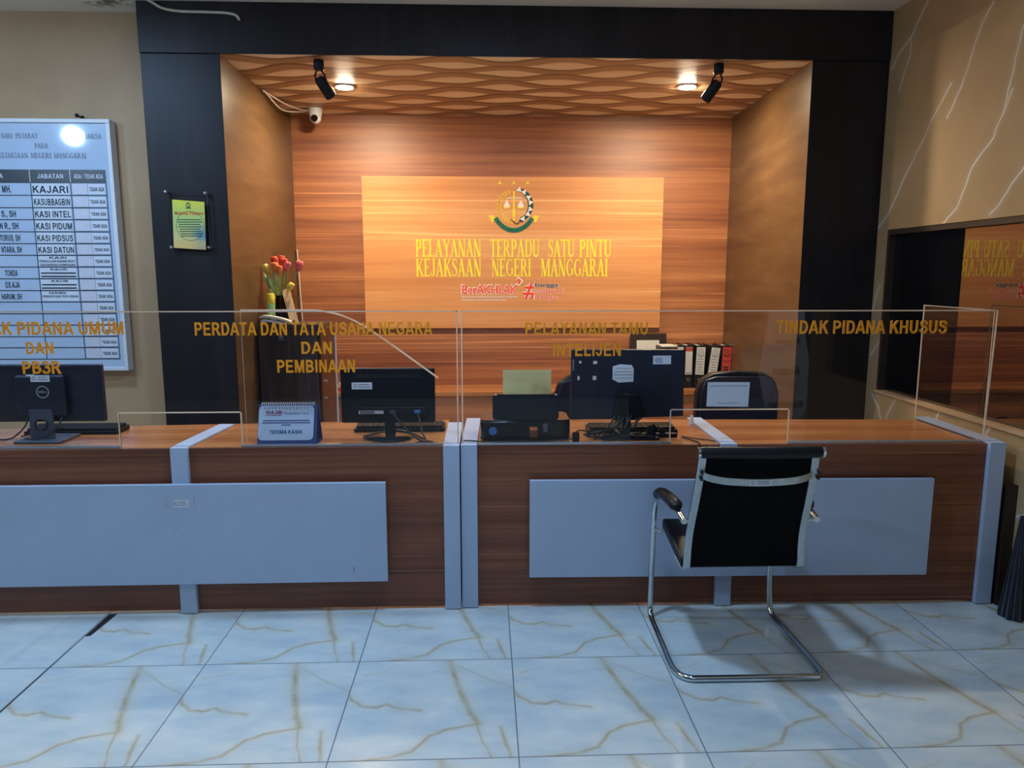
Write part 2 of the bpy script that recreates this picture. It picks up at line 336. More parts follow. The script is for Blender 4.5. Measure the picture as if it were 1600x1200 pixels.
# ------------------------------------------------------------------ mesh builder
ORG = {}
def tag(o, label=None, cat=None, group=None, kind=None):
    if label: o['label'] = label
    if cat: o['category'] = cat
    if group: o['group'] = group
    if kind: o['kind'] = kind
    return o
def thing(name, label, cat, loc=(0, 0, 0), group=None):
    o = bpy.data.objects.new(name, None); COL.objects.link(o); o.location = loc; o.empty_display_size = 0.1
    ORG[o] = Vector(loc); return tag(o, label, cat, group)

class MB:
    def __init__(s): s.v = []; s.f = []; s.m = []; s.uv = None
    def add(s, vs, fs, mi=0, X=None):
        b = len(s.v)
        for p in vs:
            p = Vector(p)
            s.v.append(X @ p if X is not None else p)
        for f in fs: s.f.append(tuple(b+i for i in f)); s.m.append(mi)
        return s
    def box(s, x0, x1, y0, y1, z0, z1, mi=0, X=None):
        vs = [(x, y, z) for x in (x0, x1) for y in (y0, y1) for z in (z0, z1)]
        return s.add(vs, [(0, 1, 3, 2), (4, 6, 7, 5), (0, 4, 5, 1), (2, 3, 7, 6), (0, 2, 6, 4), (1, 5, 7, 3)], mi, X)
    def prism(s, pts, a, b, axis='y', mi=0, side=None, X=None):
        """2D outline extruded from a to b along an axis; y: (x,z), x: (y,z), z: (x,y)"""
        n = len(pts)
        def P(p, t): return {'y': (p[0], t, p[1]), 'x': (t, p[0], p[1]), 'z': (p[0], p[1], t)}[axis]
        s.add([P(p, a) for p in pts]+[P(p, b) for p in pts], [tuple(range(n)), tuple(range(2*n-1, n-1, -1))], mi, X)
        base = len(s.v)-2*n
        for i in range(n):
            j = (i+1) % n
            s.f.append((base+i, base+n+i, base+n+j, base+j)); s.m.append(mi if side is None else side)
        return s
    def tube(s, pts, r, n=10, mi=0, closed=False, flat=None):
        pts = [Vector(p) for p in pts]; N = len(pts); rs = r if isinstance(r, (list, tuple)) else [r]*N
        tang = []
        for i in range(N):
            a = pts[(i-1) % N] if closed or i > 0 else pts[i]; b = pts[(i+1) % N] if closed or i < N-1 else pts[i]
            t = b-a; tang.append(t.normalized() if t.length > 1e-9 else Vector((0, 0, 1)))
        up = Vector((0, 0, 1)) if abs(tang[0].z) < 0.9 else Vector((1, 0, 0))
        nrm = (up-tang[0]*up.dot(tang[0])).normalized(); base = len(s.v)
        for i in range(N):
            nrm = (nrm-tang[i]*nrm.dot(tang[i])).normalized(); bi = tang[i].cross(nrm)
            for k in range(n):
                a = 2*math.pi*k/n; s.v.append(pts[i]+nrm*(math.cos(a)*rs[i])+bi*(math.sin(a)*rs[i]*(flat or 1)))
        for i in range(N if closed else N-1):
            for k in range(n):
                j = (i+1) % N
                s.f.append((base+i*n+k, base+i*n+(k+1) % n, base+j*n+(k+1) % n, base+j*n+k)); s.m.append(mi)
        if not closed:
            s.f.append(tuple(base+k for k in range(n-1, -1, -1))); s.m.append(mi)
            s.f.append(tuple(base+(N-1)*n+k for k in range(n))); s.m.append(mi)
        return s
    def lathe(s, prof, c=(0, 0, 0), n=24, mi=0, X=None):
        vs = []; fs = []
        for r, z in prof:
            for k in range(n):
                a = 2*math.pi*k/n; vs.append((c[0]+r*math.cos(a), c[1]+r*math.sin(a), c[2]+z))
        for i in range(len(prof)-1):
            for k in range(n): fs.append((i*n+k, i*n+(k+1) % n, (i+1)*n+(k+1) % n, (i+1)*n+k))
        fs.append(tuple(range(n-1, -1, -1))); fs.append(tuple((len(prof)-1)*n+k for k in range(n)))
        return s.add(vs, fs, mi, X)
    def ell(s, c, r, nu=16, nv=10, mi=0, X=None):
        prof = [(max(1e-4, math.sin(math.pi*i/nv)), -math.cos(math.pi*i/nv)) for i in range(nv+1)]
        vs = []; fs = []
        for q, z in prof:
            for k in range(nu):
                a = 2*math.pi*k/nu; vs.append((c[0]+r[0]*q*math.cos(a), c[1]+r[1]*q*math.sin(a), c[2]+r[2]*z))
        for i in range(nv):
            for k in range(nu): fs.append((i*nu+k, i*nu+(k+1) % nu, (i+1)*nu+(k+1) % nu, (i+1)*nu+k))
        return s.add(vs, fs, mi, X)
    def plane2d(s, geo, O, U, V, N, d, mi=0):
        """flat 2D geometry (verts, faces) laid on a plane and raised by d along N, with side walls"""
        vs, fs = geo; O, U, V, N = Vector(O), Vector(U), Vector(V), Vector(N); b = len(s.v)
        for q in vs: s.v.append(O+U*q[0]+V*q[1]+N*(d+(q[2] if len(q) > 2 else 0)))
        for f in fs: s.f.append(tuple(b+i for i in f)); s.m.append(mi)
        if d > 0.0012:
            cnt = {}
            for f in fs:
                for i in range(len(f)):
                    e = (f[i], f[(i+1) % len(f)]); k = tuple(sorted(e)); cnt.setdefault(k, []).append(e)
            b2 = len(s.v)
            for q in vs: s.v.append(O+U*q[0]+V*q[1])
            for k, es in cnt.items():
                if len(es) == 1:
                    i, j = es[0]; s.f.append((b+i, b2+i, b2+j, b+j)); s.m.append(mi)
        return s
    def build(s, name, mats, parent=None, smooth=None, bevel=0.0, kind=None, seg=2, fixn=True, bev_ang=35):
        if not isinstance(mats, (list, tuple)): mats = [mats]
        off = ORG.get(parent, Vector((0, 0, 0))) if parent else Vector((0, 0, 0))
        me = bpy.data.meshes.new(name); me.from_pydata([tuple(p-off) for p in s.v], [], s.f)
        for m in mats: me.materials.append(m)
        me.polygons.foreach_set('material_index', s.m)
        if fixn:
            bm = bmesh.new(); bm.from_mesh(me); bmesh.ops.recalc_face_normals(bm, faces=bm.faces); bm.to_mesh(me); bm.free()
        if smooth is not None:
            me.polygons.foreach_set('use_smooth', [True]*len(me.polygons)); me.set_sharp_from_angle(angle=math.radians(smooth))
        me.update()
        o = bpy.data.objects.new(name, me); COL.objects.link(o)
        if parent: o.parent = parent
        ORG[o] = off
        if bevel > 0:
            b = o.modifiers.new('bevel', 'BEVEL'); b.width = bevel; b.segments = seg; b.limit_method = 'ANGLE'; b.angle_limit = math.radians(bev_ang)
            if smooth is None: 
                me.polygons.foreach_set('use_smooth', [True]*len(me.polygons)); b.harden_normals = True
        if kind: o['kind'] = kind
        return o

def arc(cx, cy, rx, ry, a0, a1, n): return [(cx+rx*math.cos(math.radians(a0+(a1-a0)*i/n)), cy+ry*math.sin(math.radians(a0+(a1-a0)*i/n))) for i in range(n+1)]
def rrect(x0, x1, z0, z1, r, n=5):
    return arc(x1-r, z0+r, r, r, -90, 0, n)+arc(x1-r, z1-r, r, r, 0, 90, n)+arc(x0+r, z1-r, r, r, 90, 180, n)+arc(x0+r, z0+r, r, r, 180, 270, n)
def rbox(x0, x1, y0, y1, z0, z1, mat_, name, parent, r=0.004, **k):
    return MB().box(x0, x1, y0, y1, z0, z1).build(name, mat_, parent, bevel=r, **k)
def smooth_path(pts, n=6):
    """Catmull-Rom through points"""
    P = [Vector(p) for p in pts]; P = [P[0]*2-P[1]]+P+[P[-1]*2-P[-2]]; out = []
    for i in range(1, len(P)-2):
        for k in range(n):
            t = k/n; a, b, c, d = P[i-1:i+3]
            out.append(0.5*((2*b)+(c-a)*t+(2*a-5*b+4*c-d)*t*t+(3*b-a-3*c+d)*t**3))
    out.append(P[-2]); return out

# ------------------------------------------------------------------ lettering
_TC = {}
def sans(body, bold=0.0, res=3):
    key = (body, bold, res)
    if key in _TC: return _TC[key]
    cu = bpy.data.curves.new('letters', 'FONT'); cu.body = body; cu.offset = bold; cu.space_character = 1.0+bold*2.6; cu.resolution_u = res; cu.fill_mode = 'FRONT' if hasattr(cu, 'fill_mode') else cu.fill_mode
    o = bpy.data.objects.new('letters', cu); COL.objects.link(o)
    dg = bpy.context.evaluated_depsgraph_get(); dg.update()
    me = bpy.data.meshes.new_from_object(o.evaluated_get(dg))
    vs = [(p.co.x, p.co.y) for p in me.vertices]; fs = [tuple(f.vertices) for f in me.polygons]
    bpy.data.objects.remove(o); bpy.data.curves.remove(cu); bpy.data.meshes.remove(me)
    x0 = min(p[0] for p in vs); x1 = max(p[0] for p in vs); y0 = min(p[1] for p in vs); y1 = max(p[1] for p in vs)
    g = ([((x-x0)/(x1-x0), (y-y0)/(y1-y0)) for x, y in vs], fs); _TC[key] = g; return g

def ribbon(pts, ws):
    L = []; R_ = []
    for i, p in enumerate(pts):
        a = pts[max(0, i-1)]; b = pts[min(len(pts)-1, i+1)]; dx, dy = b[0]-a[0], b[1]-a[1]; l = math.hypot(dx, dy) or 1
        w = (ws[i] if isinstance(ws, (list, tuple)) else ws)/2; L.append((p[0]-dy/l*w, p[1]+dx/l*w)); R_.append((p[0]+dy/l*w, p[1]-dx/l*w))
    vs = L+R_; n = len(pts); return vs, [(i, i+1, n+i+1, n+i) for i in range(n-1)]
def R4(x0, x1, y0, y1): return [(x0, y0), (x1, y0), (x1, y1), (x0, y1)], [(0, 1, 2, 3)]
def dg4(x0, y0, x1, y1, w): return [(x0-w/2, y0), (x0+w/2, y0), (x1+w/2, y1), (x1-w/2, y1)], [(0, 1, 2, 3)]
def bowl(x, xr, ya, yb, t, h, n=14):
    cy = (ya+yb)/2; ry = (yb-ya)/2-h/2; pts = [(x, yb-h/2)]+arc(x+(xr-x)*0.35, cy, (xr-x)*0.65-t/2, ry, 90, -90, n)+[(x, ya+h/2)]
    ws = [h]+[h+(t-h)*max(0, math.cos(math.radians(90-180*i/n)))**1.2 for i in range(n+1)]+[h]
    return ribbon(pts, ws)
def serif_glyph(ch):
    T, H, s = 0.155, 0.07, 0.07
    def stem(x, y0=0, y1=1, bot=True, top=True, t=T):
        g = [R4(x, x+t, y0, y1)]
        if bot: g.append(R4(x-s, x+t+s, 0, 0.052))
        if top: g.append(R4(x-s, x+t+s, 0.95, 1))
        return g
    if ch == 'I': return stem(0.08), 0.31
    if ch == 'P': return stem(0.08)+[bowl(0.2, 0.58, 0.46, 1, T, H)], 0.60
    if ch == 'R': return stem(0.08)+[bowl(0.2, 0.58, 0.46, 1, T, H), dg4(0.60, 0, 0.34, 0.5, 0.16), R4(0.50, 0.74, 0, 0.052)], 0.72
    if ch == 'B': return stem(0.08)+[bowl(0.2, 0.55, 0.50, 1, T, H), bowl(0.2, 0.60, 0, 0.54, T, H)], 0.62
    if ch == 'D': return stem(0.08)+[bowl(0.2, 0.70, 0, 1, T, H, 18)], 0.72
    if ch in 'EL':
        g = stem(0.08)+[R4(0.01, 0.58, 0, H), R4(0.54, 0.585, 0, 0.26)]
        if ch == 'E': g += [R4(0.01, 0.55, 1-H, 1), R4(0.51, 0.55, 0.76, 1), R4(0.2, 0.42, 0.49, 0.49+H), R4(0.385, 0.42, 0.39, 0.63)]
        return g, 0.60
    if ch == 'T': return stem(0.25, top=False)+[R4(0.0, 0.645, 1-H, 1), R4(0, 0.04, 0.74, 1), R4(0.605, 0.645, 0.74, 1)], 0.64
    if ch == 'A': return [dg4(0.11, 0, 0.35, 1, 0.085), dg4(0.60, 0, 0.34, 1, 0.165), R4(0.18, 0.50, 0.30, 0.345), R4(0.0, 0.22, 0, 0.052), R4(0.46, 0.74, 0, 0.052)], 0.72
    if ch == 'Y': return [dg4(0.37, 0.42, 0.13, 1, 0.165), dg4(0.37, 0.42, 0.62, 1, 0.085), R4(0.30, 0.445, 0, 0.46), R4(0.0, 0.28, 0.95, 1), R4(0.50, 0.72, 0.95, 1), R4(0.22, 0.52, 0, 0.052)], 0.70
    if ch == 'N': return [R4(0.09, 0.165, 0, 1), dg4(0.56, 0, 0.12, 1, 0.17), R4(0.575, 0.65, 0, 1), R4(0.0, 0.2, 0.95, 1), R4(0.02, 0.24, 0, 0.052), R4(0.50, 0.73, 0.95, 1)], 0.72
    if ch == 'M': return [R4(0.09, 0.165, 0, 1), dg4(0.43, 0.0, 0.16, 1, 0.16), dg4(0.43, 0, 0.72, 1, 0.08), R4(0.70, 0.845, 0, 1), R4(0.0, 0.2, 0.95, 1), R4(0.02, 0.24, 0, 0.052), R4(0.70, 0.92, 0.95, 1), R4(0.63, 0.92, 0, 0.052)], 0.92
    if ch == 'K': return stem(0.08)+[dg4(0.20, 0.40, 0.60, 1, 0.085), dg4(0.62, 0, 0.32, 0.56, 0.17), R4(0.50, 0.76, 0, 0.052), R4(0.48, 0.72, 0.95, 1)], 0.74
    if ch == 'J': return [R4(0.24, 0.385, 0.2, 1), R4(0.16, 0.46, 0.95, 1), ribbon(arc(0.19, 0.2, 0.125, 0.17, 0, -180, 10), [0.145, 0.13, 0.11, 0.09, 0.075, 0.06, 0.06, 0.07, 0.08, 0.09, 0.09])], 0.46
    if ch == 'U': return [R4(0.08, 0.225, 0.26, 1), R4(0.55, 0.625, 0.26, 1), R4(0.0, 0.31, 0.95, 1), R4(0.48, 0.70, 0.95, 1),
                          ribbon(arc(0.371, 0.27, 0.219, 0.225, 180, 360, 14), [0.145-0.070*(i/14) for i in range(15)])], 0.70
    if ch == 'S':
        pts = [(0.46, 0.76), (0.44, 0.88), (0.36, 0.955), (0.24, 0.965), (0.13, 0.89), (0.11, 0.76), (0.18, 0.64), (0.30, 0.54), (0.42, 0.42), (0.47, 0.26), (0.43, 0.12), (0.31, 0.035), (0.18, 0.045), (0.09, 0.14), (0.07, 0.27)]
        return [ribbon(pts, [0.03, 0.05, 0.055, 0.06, 0.09, 0.12, 0.14, 0.15, 0.14, 0.11, 0.08, 0.06, 0.055, 0.05, 0.03]), R4(0.44, 0.48, 0.72, 0.98), R4(0.05, 0.09, 0.02, 0.30)], 0.54
    if ch == 'G':
        a = arc(0.38, 0.5, 0.275, 0.465, 50, 320, 22)
        ws = [0.055+0.095*max(0, math.sin(math.radians((270/22*i)-40)))**1.5 if 40 < 270/22*i < 220 else 0.055 for i in range(23)]
        return [ribbon(a, ws), R4(0.53, 0.67, 0.10, 0.44), R4(0.44, 0.74, 0.405, 0.443), R4(0.58, 0.62, 0.72, 0.98)], 0.72
    return [], 0.3
def compose(word, glyphs, space, gap):
    vs = []; fs = []; x = 0; n = 0
    for ch in word:
        if ch == ' ': x += space; continue
        g, w = glyphs(ch)
        for v, f in g:
            b = len(vs); vs += [(p[0]+x, p[1], 0.00008*(n % 6)) for p in v]; fs += [tuple(b+i for i in q) for q in f]; n += 1
        x += w+gap
    x0 = min(p[0] for p in vs); x1 = max(p[0] for p in vs)
    return [((p[0]-x0)/(x1-x0), p[1], p[2]) for p in vs], fs
def serif(word): return compose(word, serif_glyph, 0.35, 0.02)
def Q4(*p): return list(p), [(0, 1, 2, 3)]
def block_glyph(ch):
    T, H = 0.205, 0.165
    st = R4(0.09, 0.09+T, 0, 1)
    if ch == 'I': return [st], 0.385
    if ch == 'L': return [st, R4(0.2, 0.76, 0, H)], 0.82
    if ch == 'E': return [st, R4(0.2, 0.83, 1-H, 1), R4(0.2, 0.79, 0.43, 0.43+H*0.95), R4(0.2, 0.86, 0, H)], 0.93
    if ch == 'T': return [R4(0.03, 0.83, 1-H, 1), R4(0.327, 0.533, 0, 0.9)], 0.86
    if ch == 'H': return [st, R4(0.70, 0.905, 0, 1), R4(0.2, 0.8, 0.43, 0.60)], 1.0
    if ch == 'N': return [R4(0.09, 0.28, 0, 1), R4(0.71, 0.90, 0, 1), Q4((0.09, 1), (0.31, 1), (0.90, 0), (0.68, 0))], 1.0
    if ch == 'M': return [R4(0.09, 0.275, 0, 1), R4(0.905, 1.09, 0, 1), Q4((0.09, 1), (0.36, 1), (0.685, 0), (0.495, 0)), Q4((1.09, 1), (0.82, 1), (0.495, 0), (0.685, 0))], 1.19
    if ch == 'W': return [Q4((0.0, 1), (0.21, 1), (0.46, 0), (0.25, 0)), Q4((0.25, 0), (0.45, 0), (0.76, 1), (0.58, 1)), Q4((0.58, 1), (0.76, 1), (1.08, 0), (0.88, 0)), Q4((0.88, 0), (1.09, 0), (1.33, 1), (1.12, 1))], 1.34
    if ch == 'A': return [Q4((0.0, 0), (0.22, 0), (0.60, 1), (0.385, 1)), Q4((1.0, 0), (0.78, 0), (0.40, 1), (0.615, 1)), R4(0.22, 0.78, 0.225, 0.385)], 1.0
    if ch == 'K': return [st, Q4((0.26, 0.28), (0.26, 0.56), (0.69, 1), (0.96, 1)), Q4((0.74, 0), (1.0, 0), (0.59, 0.64), (0.43, 0.50))], 1.0
    if ch == 'Y': return [Q4((0.0, 1), (0.235, 1), (0.58, 0.42), (0.36, 0.42)), Q4((0.92, 1), (0.69, 1), (0.34, 0.42), (0.56, 0.42)), R4(0.357, 0.563, 0, 0.46)], 0.92
    if ch == 'P': return [st, bowl(0.2, 0.88, 0.375, 1, T, H)], 0.93
    if ch == 'R': return [st, bowl(0.2, 0.88, 0.41, 1, T, H), Q4((0.74, 0), (0.99, 0), (0.70, 0.44), (0.47, 0.44))], 1.0
    if ch == 'B': return [st, bowl(0.2, 0.86, 0.45, 1, T, H), bowl(0.2, 0.92, 0, 0.585, T, H)], 1.0
    if ch == 'D': return [st, bowl(0.2, 0.93, 0, 1, T, H, 18)], 1.0
    if ch == '3': return [bowl(0.30, 0.74, 0.46, 1, T, H), bowl(0.30, 0.78, 0, 0.60, T, H), ribbon(arc(0.30, 0.73, 0.19, 0.19, 90, 178, 8), H), ribbon(arc(0.30, 0.29, 0.21, 0.21, 182, 270, 8), H)], 0.82
    if ch == 'U': return [R4(0.09, 0.295, 0.36, 1), R4(0.705, 0.91, 0.36, 1), ribbon(arc(0.5, 0.37, 0.3075, 0.285, 180, 360, 18), [0.205-0.035*math.sin(math.pi*i/18) for i in range(19)])], 1.0
    if ch == 'J': return [R4(0.47, 0.675, 0.3, 1), ribbon(arc(0.355, 0.31, 0.2175, 0.225, 0, -180, 14), [0.205-0.035*math.sin(math.pi*i/14) for i in range(15)])], 0.77
    if ch == 'S':
        pts = [(0.79, 0.70), (0.75, 0.82), (0.64, 0.905), (0.47, 0.92), (0.29, 0.88), (0.20, 0.77), (0.24, 0.65), (0.37, 0.58), (0.56, 0.52), (0.74, 0.45), (0.81, 0.31), (0.76, 0.17), (0.62, 0.09), (0.45, 0.08), (0.27, 0.12), (0.17, 0.23), (0.14, 0.33)]
        return [ribbon(pts, [0.19]*3+[0.165, 0.175, 0.2, 0.21, 0.2, 0.19, 0.2, 0.21, 0.2, 0.175, 0.165, 0.175, 0.19, 0.19])], 0.94
    if ch in 'GC':
        a = arc(0.52, 0.5, 0.37, 0.42, 40, 318, 24); g = [ribbon(a, [0.19 if 5 < i < 19 else 0.17 for i in range(25)])]
        if ch == 'G': g += [R4(0.53, 0.94, 0.38, 0.54), R4(0.755, 0.94, 0.14, 0.46)]
        return g, 1.02
    if ch == 'O': return [ribbon(arc(0.53, 0.5, 0.385, 0.417, 0, 360, 32), [0.205-0.035*abs(math.sin(2*math.pi*i/32)) for i in range(33)])], 1.06
    if ch == '.': return [R4(0.08, 0.28, 0, 0.19)], 0.36
    if ch == ',': return [R4(0.08, 0.28, 0, 0.19), Q4((0.18, 0), (0.28, 0), (0.16, -0.2), (0.08, -0.2))], 0.36
    if ch == '/': return [Q4((0, 0), (0.14, 0), (0.40, 1), (0.26, 1))], 0.42
    return [], 0.4
def block(word): return compose(word, block_glyph, 0.38, 0.03)

def put(mb, geo, x0, x1, z0, z1, y, d=0.001, mi=0):
    """lettering facing -Y on the plane y, raised by d towards the viewer"""
    mb.plane2d(geo, (x0, y, z0), (x1-x0, 0, 0), (0, 0, z1-z0), (0, -1, 0), d, mi)
def bars(mb, x0, x1, z0, z1, n, y, mi=0, fill=0.5, rag=0.2, d=0.0008):
    """lines of illegible print"""
    h = (z1-z0)/n
    for i in range(n):
        a = random.random()*rag*(x1-x0)*0.5; b = random.random()*rag*(x1-x0)*0.5; zc = z1-(i+0.5)*h
        put(mb, R4(0, 1, 0, 1), x0+a, x1-b, zc-h*fill/2, zc+h*fill/2, y, d, mi)

# ------------------------------------------------------------------ the setting
Zc = 3.03; Zn = 2.751; Yf = 4.46; Yb = 6.048; Xr = 2.40
def struct(name, mb, m, **k):
    o = mb.build(name, m, **k); o['kind'] = 'structure'; return o
struct('floor', MB().box(-6, 4.0, -2.5, 6.25, -0.05, 0), M['floor'])
struct('ceiling', MB().box(-6, 4.0, -2.5, 6.25, Zc, Zc+0.05), M['ceiling'])
struct('wall_left', MB().box(-6, -1.75, 4.65, 4.75, 0, Zc), M['tan'])
struct('wall_side', MB().box(-6.1, -6, -2.5, 4.75, 0, Zc), M['tan'])
struct('trim_1', MB().prism([(-1.943, Yf), (-1.4965, Yf), (-1.520, 4.65), (-1.943, 4.65)], 0, 2.752, 'z'), M['dark_wood'], bevel=0.003)
struct('trim_2', MB().prism([(1.9365, Yf), (Xr, Yf), (Xr, 4.62), (1.962, 4.62)], 0, 2.752, 'z'), M['dark_wood'], bevel=0.003)
struct('trim_3', MB().box(-1.945, Xr, Yf-0.008, 4.62, 2.753, Zc), M['dark_wood'], bevel=0.003)
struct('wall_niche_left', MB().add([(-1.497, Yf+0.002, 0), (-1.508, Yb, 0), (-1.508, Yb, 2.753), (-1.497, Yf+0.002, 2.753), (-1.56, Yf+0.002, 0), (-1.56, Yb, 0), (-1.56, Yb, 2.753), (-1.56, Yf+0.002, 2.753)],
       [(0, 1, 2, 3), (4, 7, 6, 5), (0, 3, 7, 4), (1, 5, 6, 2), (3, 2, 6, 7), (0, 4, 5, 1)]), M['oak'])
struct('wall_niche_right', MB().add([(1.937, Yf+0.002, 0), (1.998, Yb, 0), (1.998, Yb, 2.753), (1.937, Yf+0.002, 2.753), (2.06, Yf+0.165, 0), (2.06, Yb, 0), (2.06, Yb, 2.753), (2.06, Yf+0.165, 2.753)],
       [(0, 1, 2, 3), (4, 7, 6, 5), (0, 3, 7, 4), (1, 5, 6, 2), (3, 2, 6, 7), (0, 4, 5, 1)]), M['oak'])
struct('wall_back', MB().box(-1.56, 2.06, Yb, Yb+0.08, 0, 2.76), M['back_wood'])
struct('ceiling_niche', MB().box(-1.56, 2.06, 4.62, Yb, Zn, Zn+0.05).box(-1.497, 1.937, Yf, 4.62, Zn, Zn+0.0015), M['waves'])
# right wall with its dark window
struct('wall_right', MB().box(Xr, Xr+0.12, 0.9, 6.2, 1.772, Zc).box(Xr, Xr+0.12, 0.9, 6.2, 0, 0.80).box(Xr, Xr+0.12, 4.352, 6.2, 0.80, 1.772).box(Xr, Xr+0.12, 0.9, 1.2, 0.80, 1.772), M['veined'])
win = thing('window_1', None, None, (Xr+0.043, 2.8, 1.28)); win['kind'] = 'structure'
o = MB().box(Xr+0.043, Xr+0.05, 1.2, 4.352, 0.80, 1.772).build('window_glass', M['mirror'], win)
o = MB().box(Xr+0.004, Xr+0.043, 1.2, 4.352, 1.742, 1.772).box(Xr+0.004, Xr+0.043, 4.33, 4.352, 0.812, 1.742).build('window_frame', M['dark_brown'], win)
o = MB().box(Xr-0.012, Xr+0.043, 1.2, 4.352, 0.795, 0.812).build('window_sill', M['tan'], win, bevel=0.002)
struct('trim_4', MB().box(2.352, Xr, 3.10, 3.13, 0, 0.57), M['dark_brown'])
# black joint left of the tiles: a thin line that widens beside the counter
struct('trim_5', MB().prism([(-1.703, 1.5), (-1.694, 1.5), (-1.690, 2.96), (-1.668, 2.965), (-1.655, 3.165), (-1.690, 3.165)], 0.0005, 0.0015, 'z'), M['tile_edge'])
# low ledge along the niche back
struct('trim_6', MB().box(-1.50, 1.985, 5.68, Yb, 0.565, 0.60), M['top_wood'], bevel=0.002)
struct('wall_ledge', MB().box(-1.50, 1.98, 5.70, Yb, 0.0, 0.565), M['back_wood'])

# ------------------------------------------------------------------ notice board
YB = 4.585
nb = thing('notice_board', 'large white framed staff notice board with lettered table hung on the tan wall', 'notice board', (-2.9, YB, 1.66))
MB().box(-3.60, -2.205, YB+0.001, YB+0.055, 0.93, 2.405).build('panel', M['board_face'], nb)
fr = MB()
fr.box(-3.62, -2.198, YB-0.012, YB+0.06, 2.392, 2.414).box(-3.62, -2.198, YB-0.012, YB+0.06, 0.922, 0.944).box(-2.222, -2.198, YB-0.012, YB+0.06, 0.944, 2.392).box(-3.62, -3.596, YB-0.012, YB+0.06, 0.944, 2.392)
fr.build('frame', M['white'], nb, bevel=0.003)
MB().box(-3.58, -2.2485, YB-0.0012, YB+0.001, 2.052, 2.125).build('header_row', M['board_dark'], nb)
rows = [2.050, 1.976, 1.904, 1.834, 1.763, 1.693, 1.624, 1.554, 1.484, 1.413, 1.344, 1.273, 1.203, 1.133, 1.065, 0.994]
g = MB()
for z in rows: g.box(-3.58, -2.2485, YB-0.0008, YB+0.0005, z-0.0025, z+0.0025)
for x in (-2.6905, -2.4575, -2.2495): g.box(x-0.0022, x+0.0022, YB-0.0009, YB+0.0005, 0.994, 2.050)
g.build('table_lines', M['board_dark'], nb)
for x in (-2.6905, -2.4560): MB().box(x-0.002, x+0.002, YB-0.0018, YB, 2.052, 2.125).build('header_divider', M['tab'], nb)
for w, xa, xb in (('A', -2.868, -2.845), ('JABATAN', -2.647, -2.496), ('ADA / TIDAK ADA', -2.434, -2.263)):
    g = MB(); put(g, block(w), xa, xb, 2.074, 2.100, YB-0.0014, 0.0006); g.build('header_lettering', M['tab'], nb)
for w, a, b, z0, z1 in (('NAMA', -2.834, -2.766, 2.303, 2.331), ('PEJABAT', -2.752, -2.622, 2.303, 2.331), ('JAKSA', -2.350, -2.254, 2.303, 2.331), ('PADA', -2.647, -2.567, 2.247, 2.276),
                        ('KEJAKSAAN', -2.862, -2.690, 2.191, 2.221), ('NEGERI', -2.674, -2.555, 2.191, 2.221), ('MANGGARAI', -2.540, -2.353, 2.191, 2.221)):
    g = MB(); put(g, serif(w), a, b, z0, z1, YB, 0.0008); g.build('title_lettering', M['grey_ink'], nb)
def bt(geo, *q): g = MB(); put(g, geo, *q); g.build('printed_text', M['ink'], nb)
titles = ['KAJARI', 'KASUBBAGBIN', 'KASI INTEL', 'KASI PIDUM', 'KASI PIDSUS', 'KASI DATUN']
for i, w in enumerate(titles): bt(block(w), -2.680, -2.470 if i else -2.474, rows[i+1]+0.014, rows[i]-0.019, YB-0.001, 0.0008)
small = [(6, 'KASI', 'PENGELOLAAN BARANG BUKTI', 'DAN BARANG RAMPASAN'), (7, 'KAUR', None, None), (8, 'KAUR', None, None), (9, 'KASUBSI', 'PERDATA DAN TATA USAHA', None)]
for i, a, b, c in small:
    z1 = rows[i]; bt(block(a), -2.62 if i != 9 else -2.64, -2.52 if i != 9 else -2.54, z1-0.020, z1-0.008, YB-0.001, 0.0008)
    if b: bt(block(b), -2.680, -2.470, z1-0.042, z1-0.028, YB-0.001, 0.0008)
    if c: bt(block(c), -2.676, -2.472, z1-0.063, z1-0.050, YB-0.001, 0.0008)
    if not b: g = MB(); bars(g, -2.680, -2.470, z1-0.066, z1-0.026, 2, YB-0.001, 0, 0.38, 0.05); g.build('printed_text', M['ink'], nb)
for i, w, xe in ((0, 'MH.', -2.806), (2, 'S., SH', -2.792), (3, 'N R., SH', -2.785), (4, 'TORUS, SH', -2.781), (5, 'NTARA, SH', -2.778), (7, 'TONDA', -2.816), (8, 'OS AJA', -2.810), (9, 'HARUM, SH', -2.806)):
    bt(block(w), xe-0.011*len(w)-0.02, xe, rows[i+1]+0.016, rows[i]-0.018, YB, 0.0008)
for i in range(15): bt(block('TIDAK ADA'), -2.349, -2.262, rows[i+1]+0.024, rows[i]-0.026, YB-0.0022, 0.0008)
for i in range(10): g = MB(); put(g, R4(0, 1, 0, 1), -2.684, -2.466, rows[i+1]+0.005, rows[i]-0.005, YB, 0.0006); g.build('name_strip', M['paper'], nb)
for i in range(15):
    tb = MB().box(-2.448, -2.360, YB-0.003, YB-0.0005, rows[i+1]+0.005, rows[i]-0.005).box(-2.358, -2.256, YB-0.0021, YB-0.0005, rows[i+1]+0.007, rows[i]-0.007, 1).build('sliding_tab', [M['tab'], M['paper']], nb)
MB().tube([(-2.395, 4.645, 2.437), (-2.395, 4.60, 2.437)], 0.006, 8).ell((-2.395, 4.60, 2.438), (0.012, 0.008, 0.012)).ell((-2.373, 4.62, 2.433), (0.009, 0.012, 0.009)).build('hook', M['black_plastic'], nb, smooth=40)
nb.rotation_euler = (0, 0, 0)

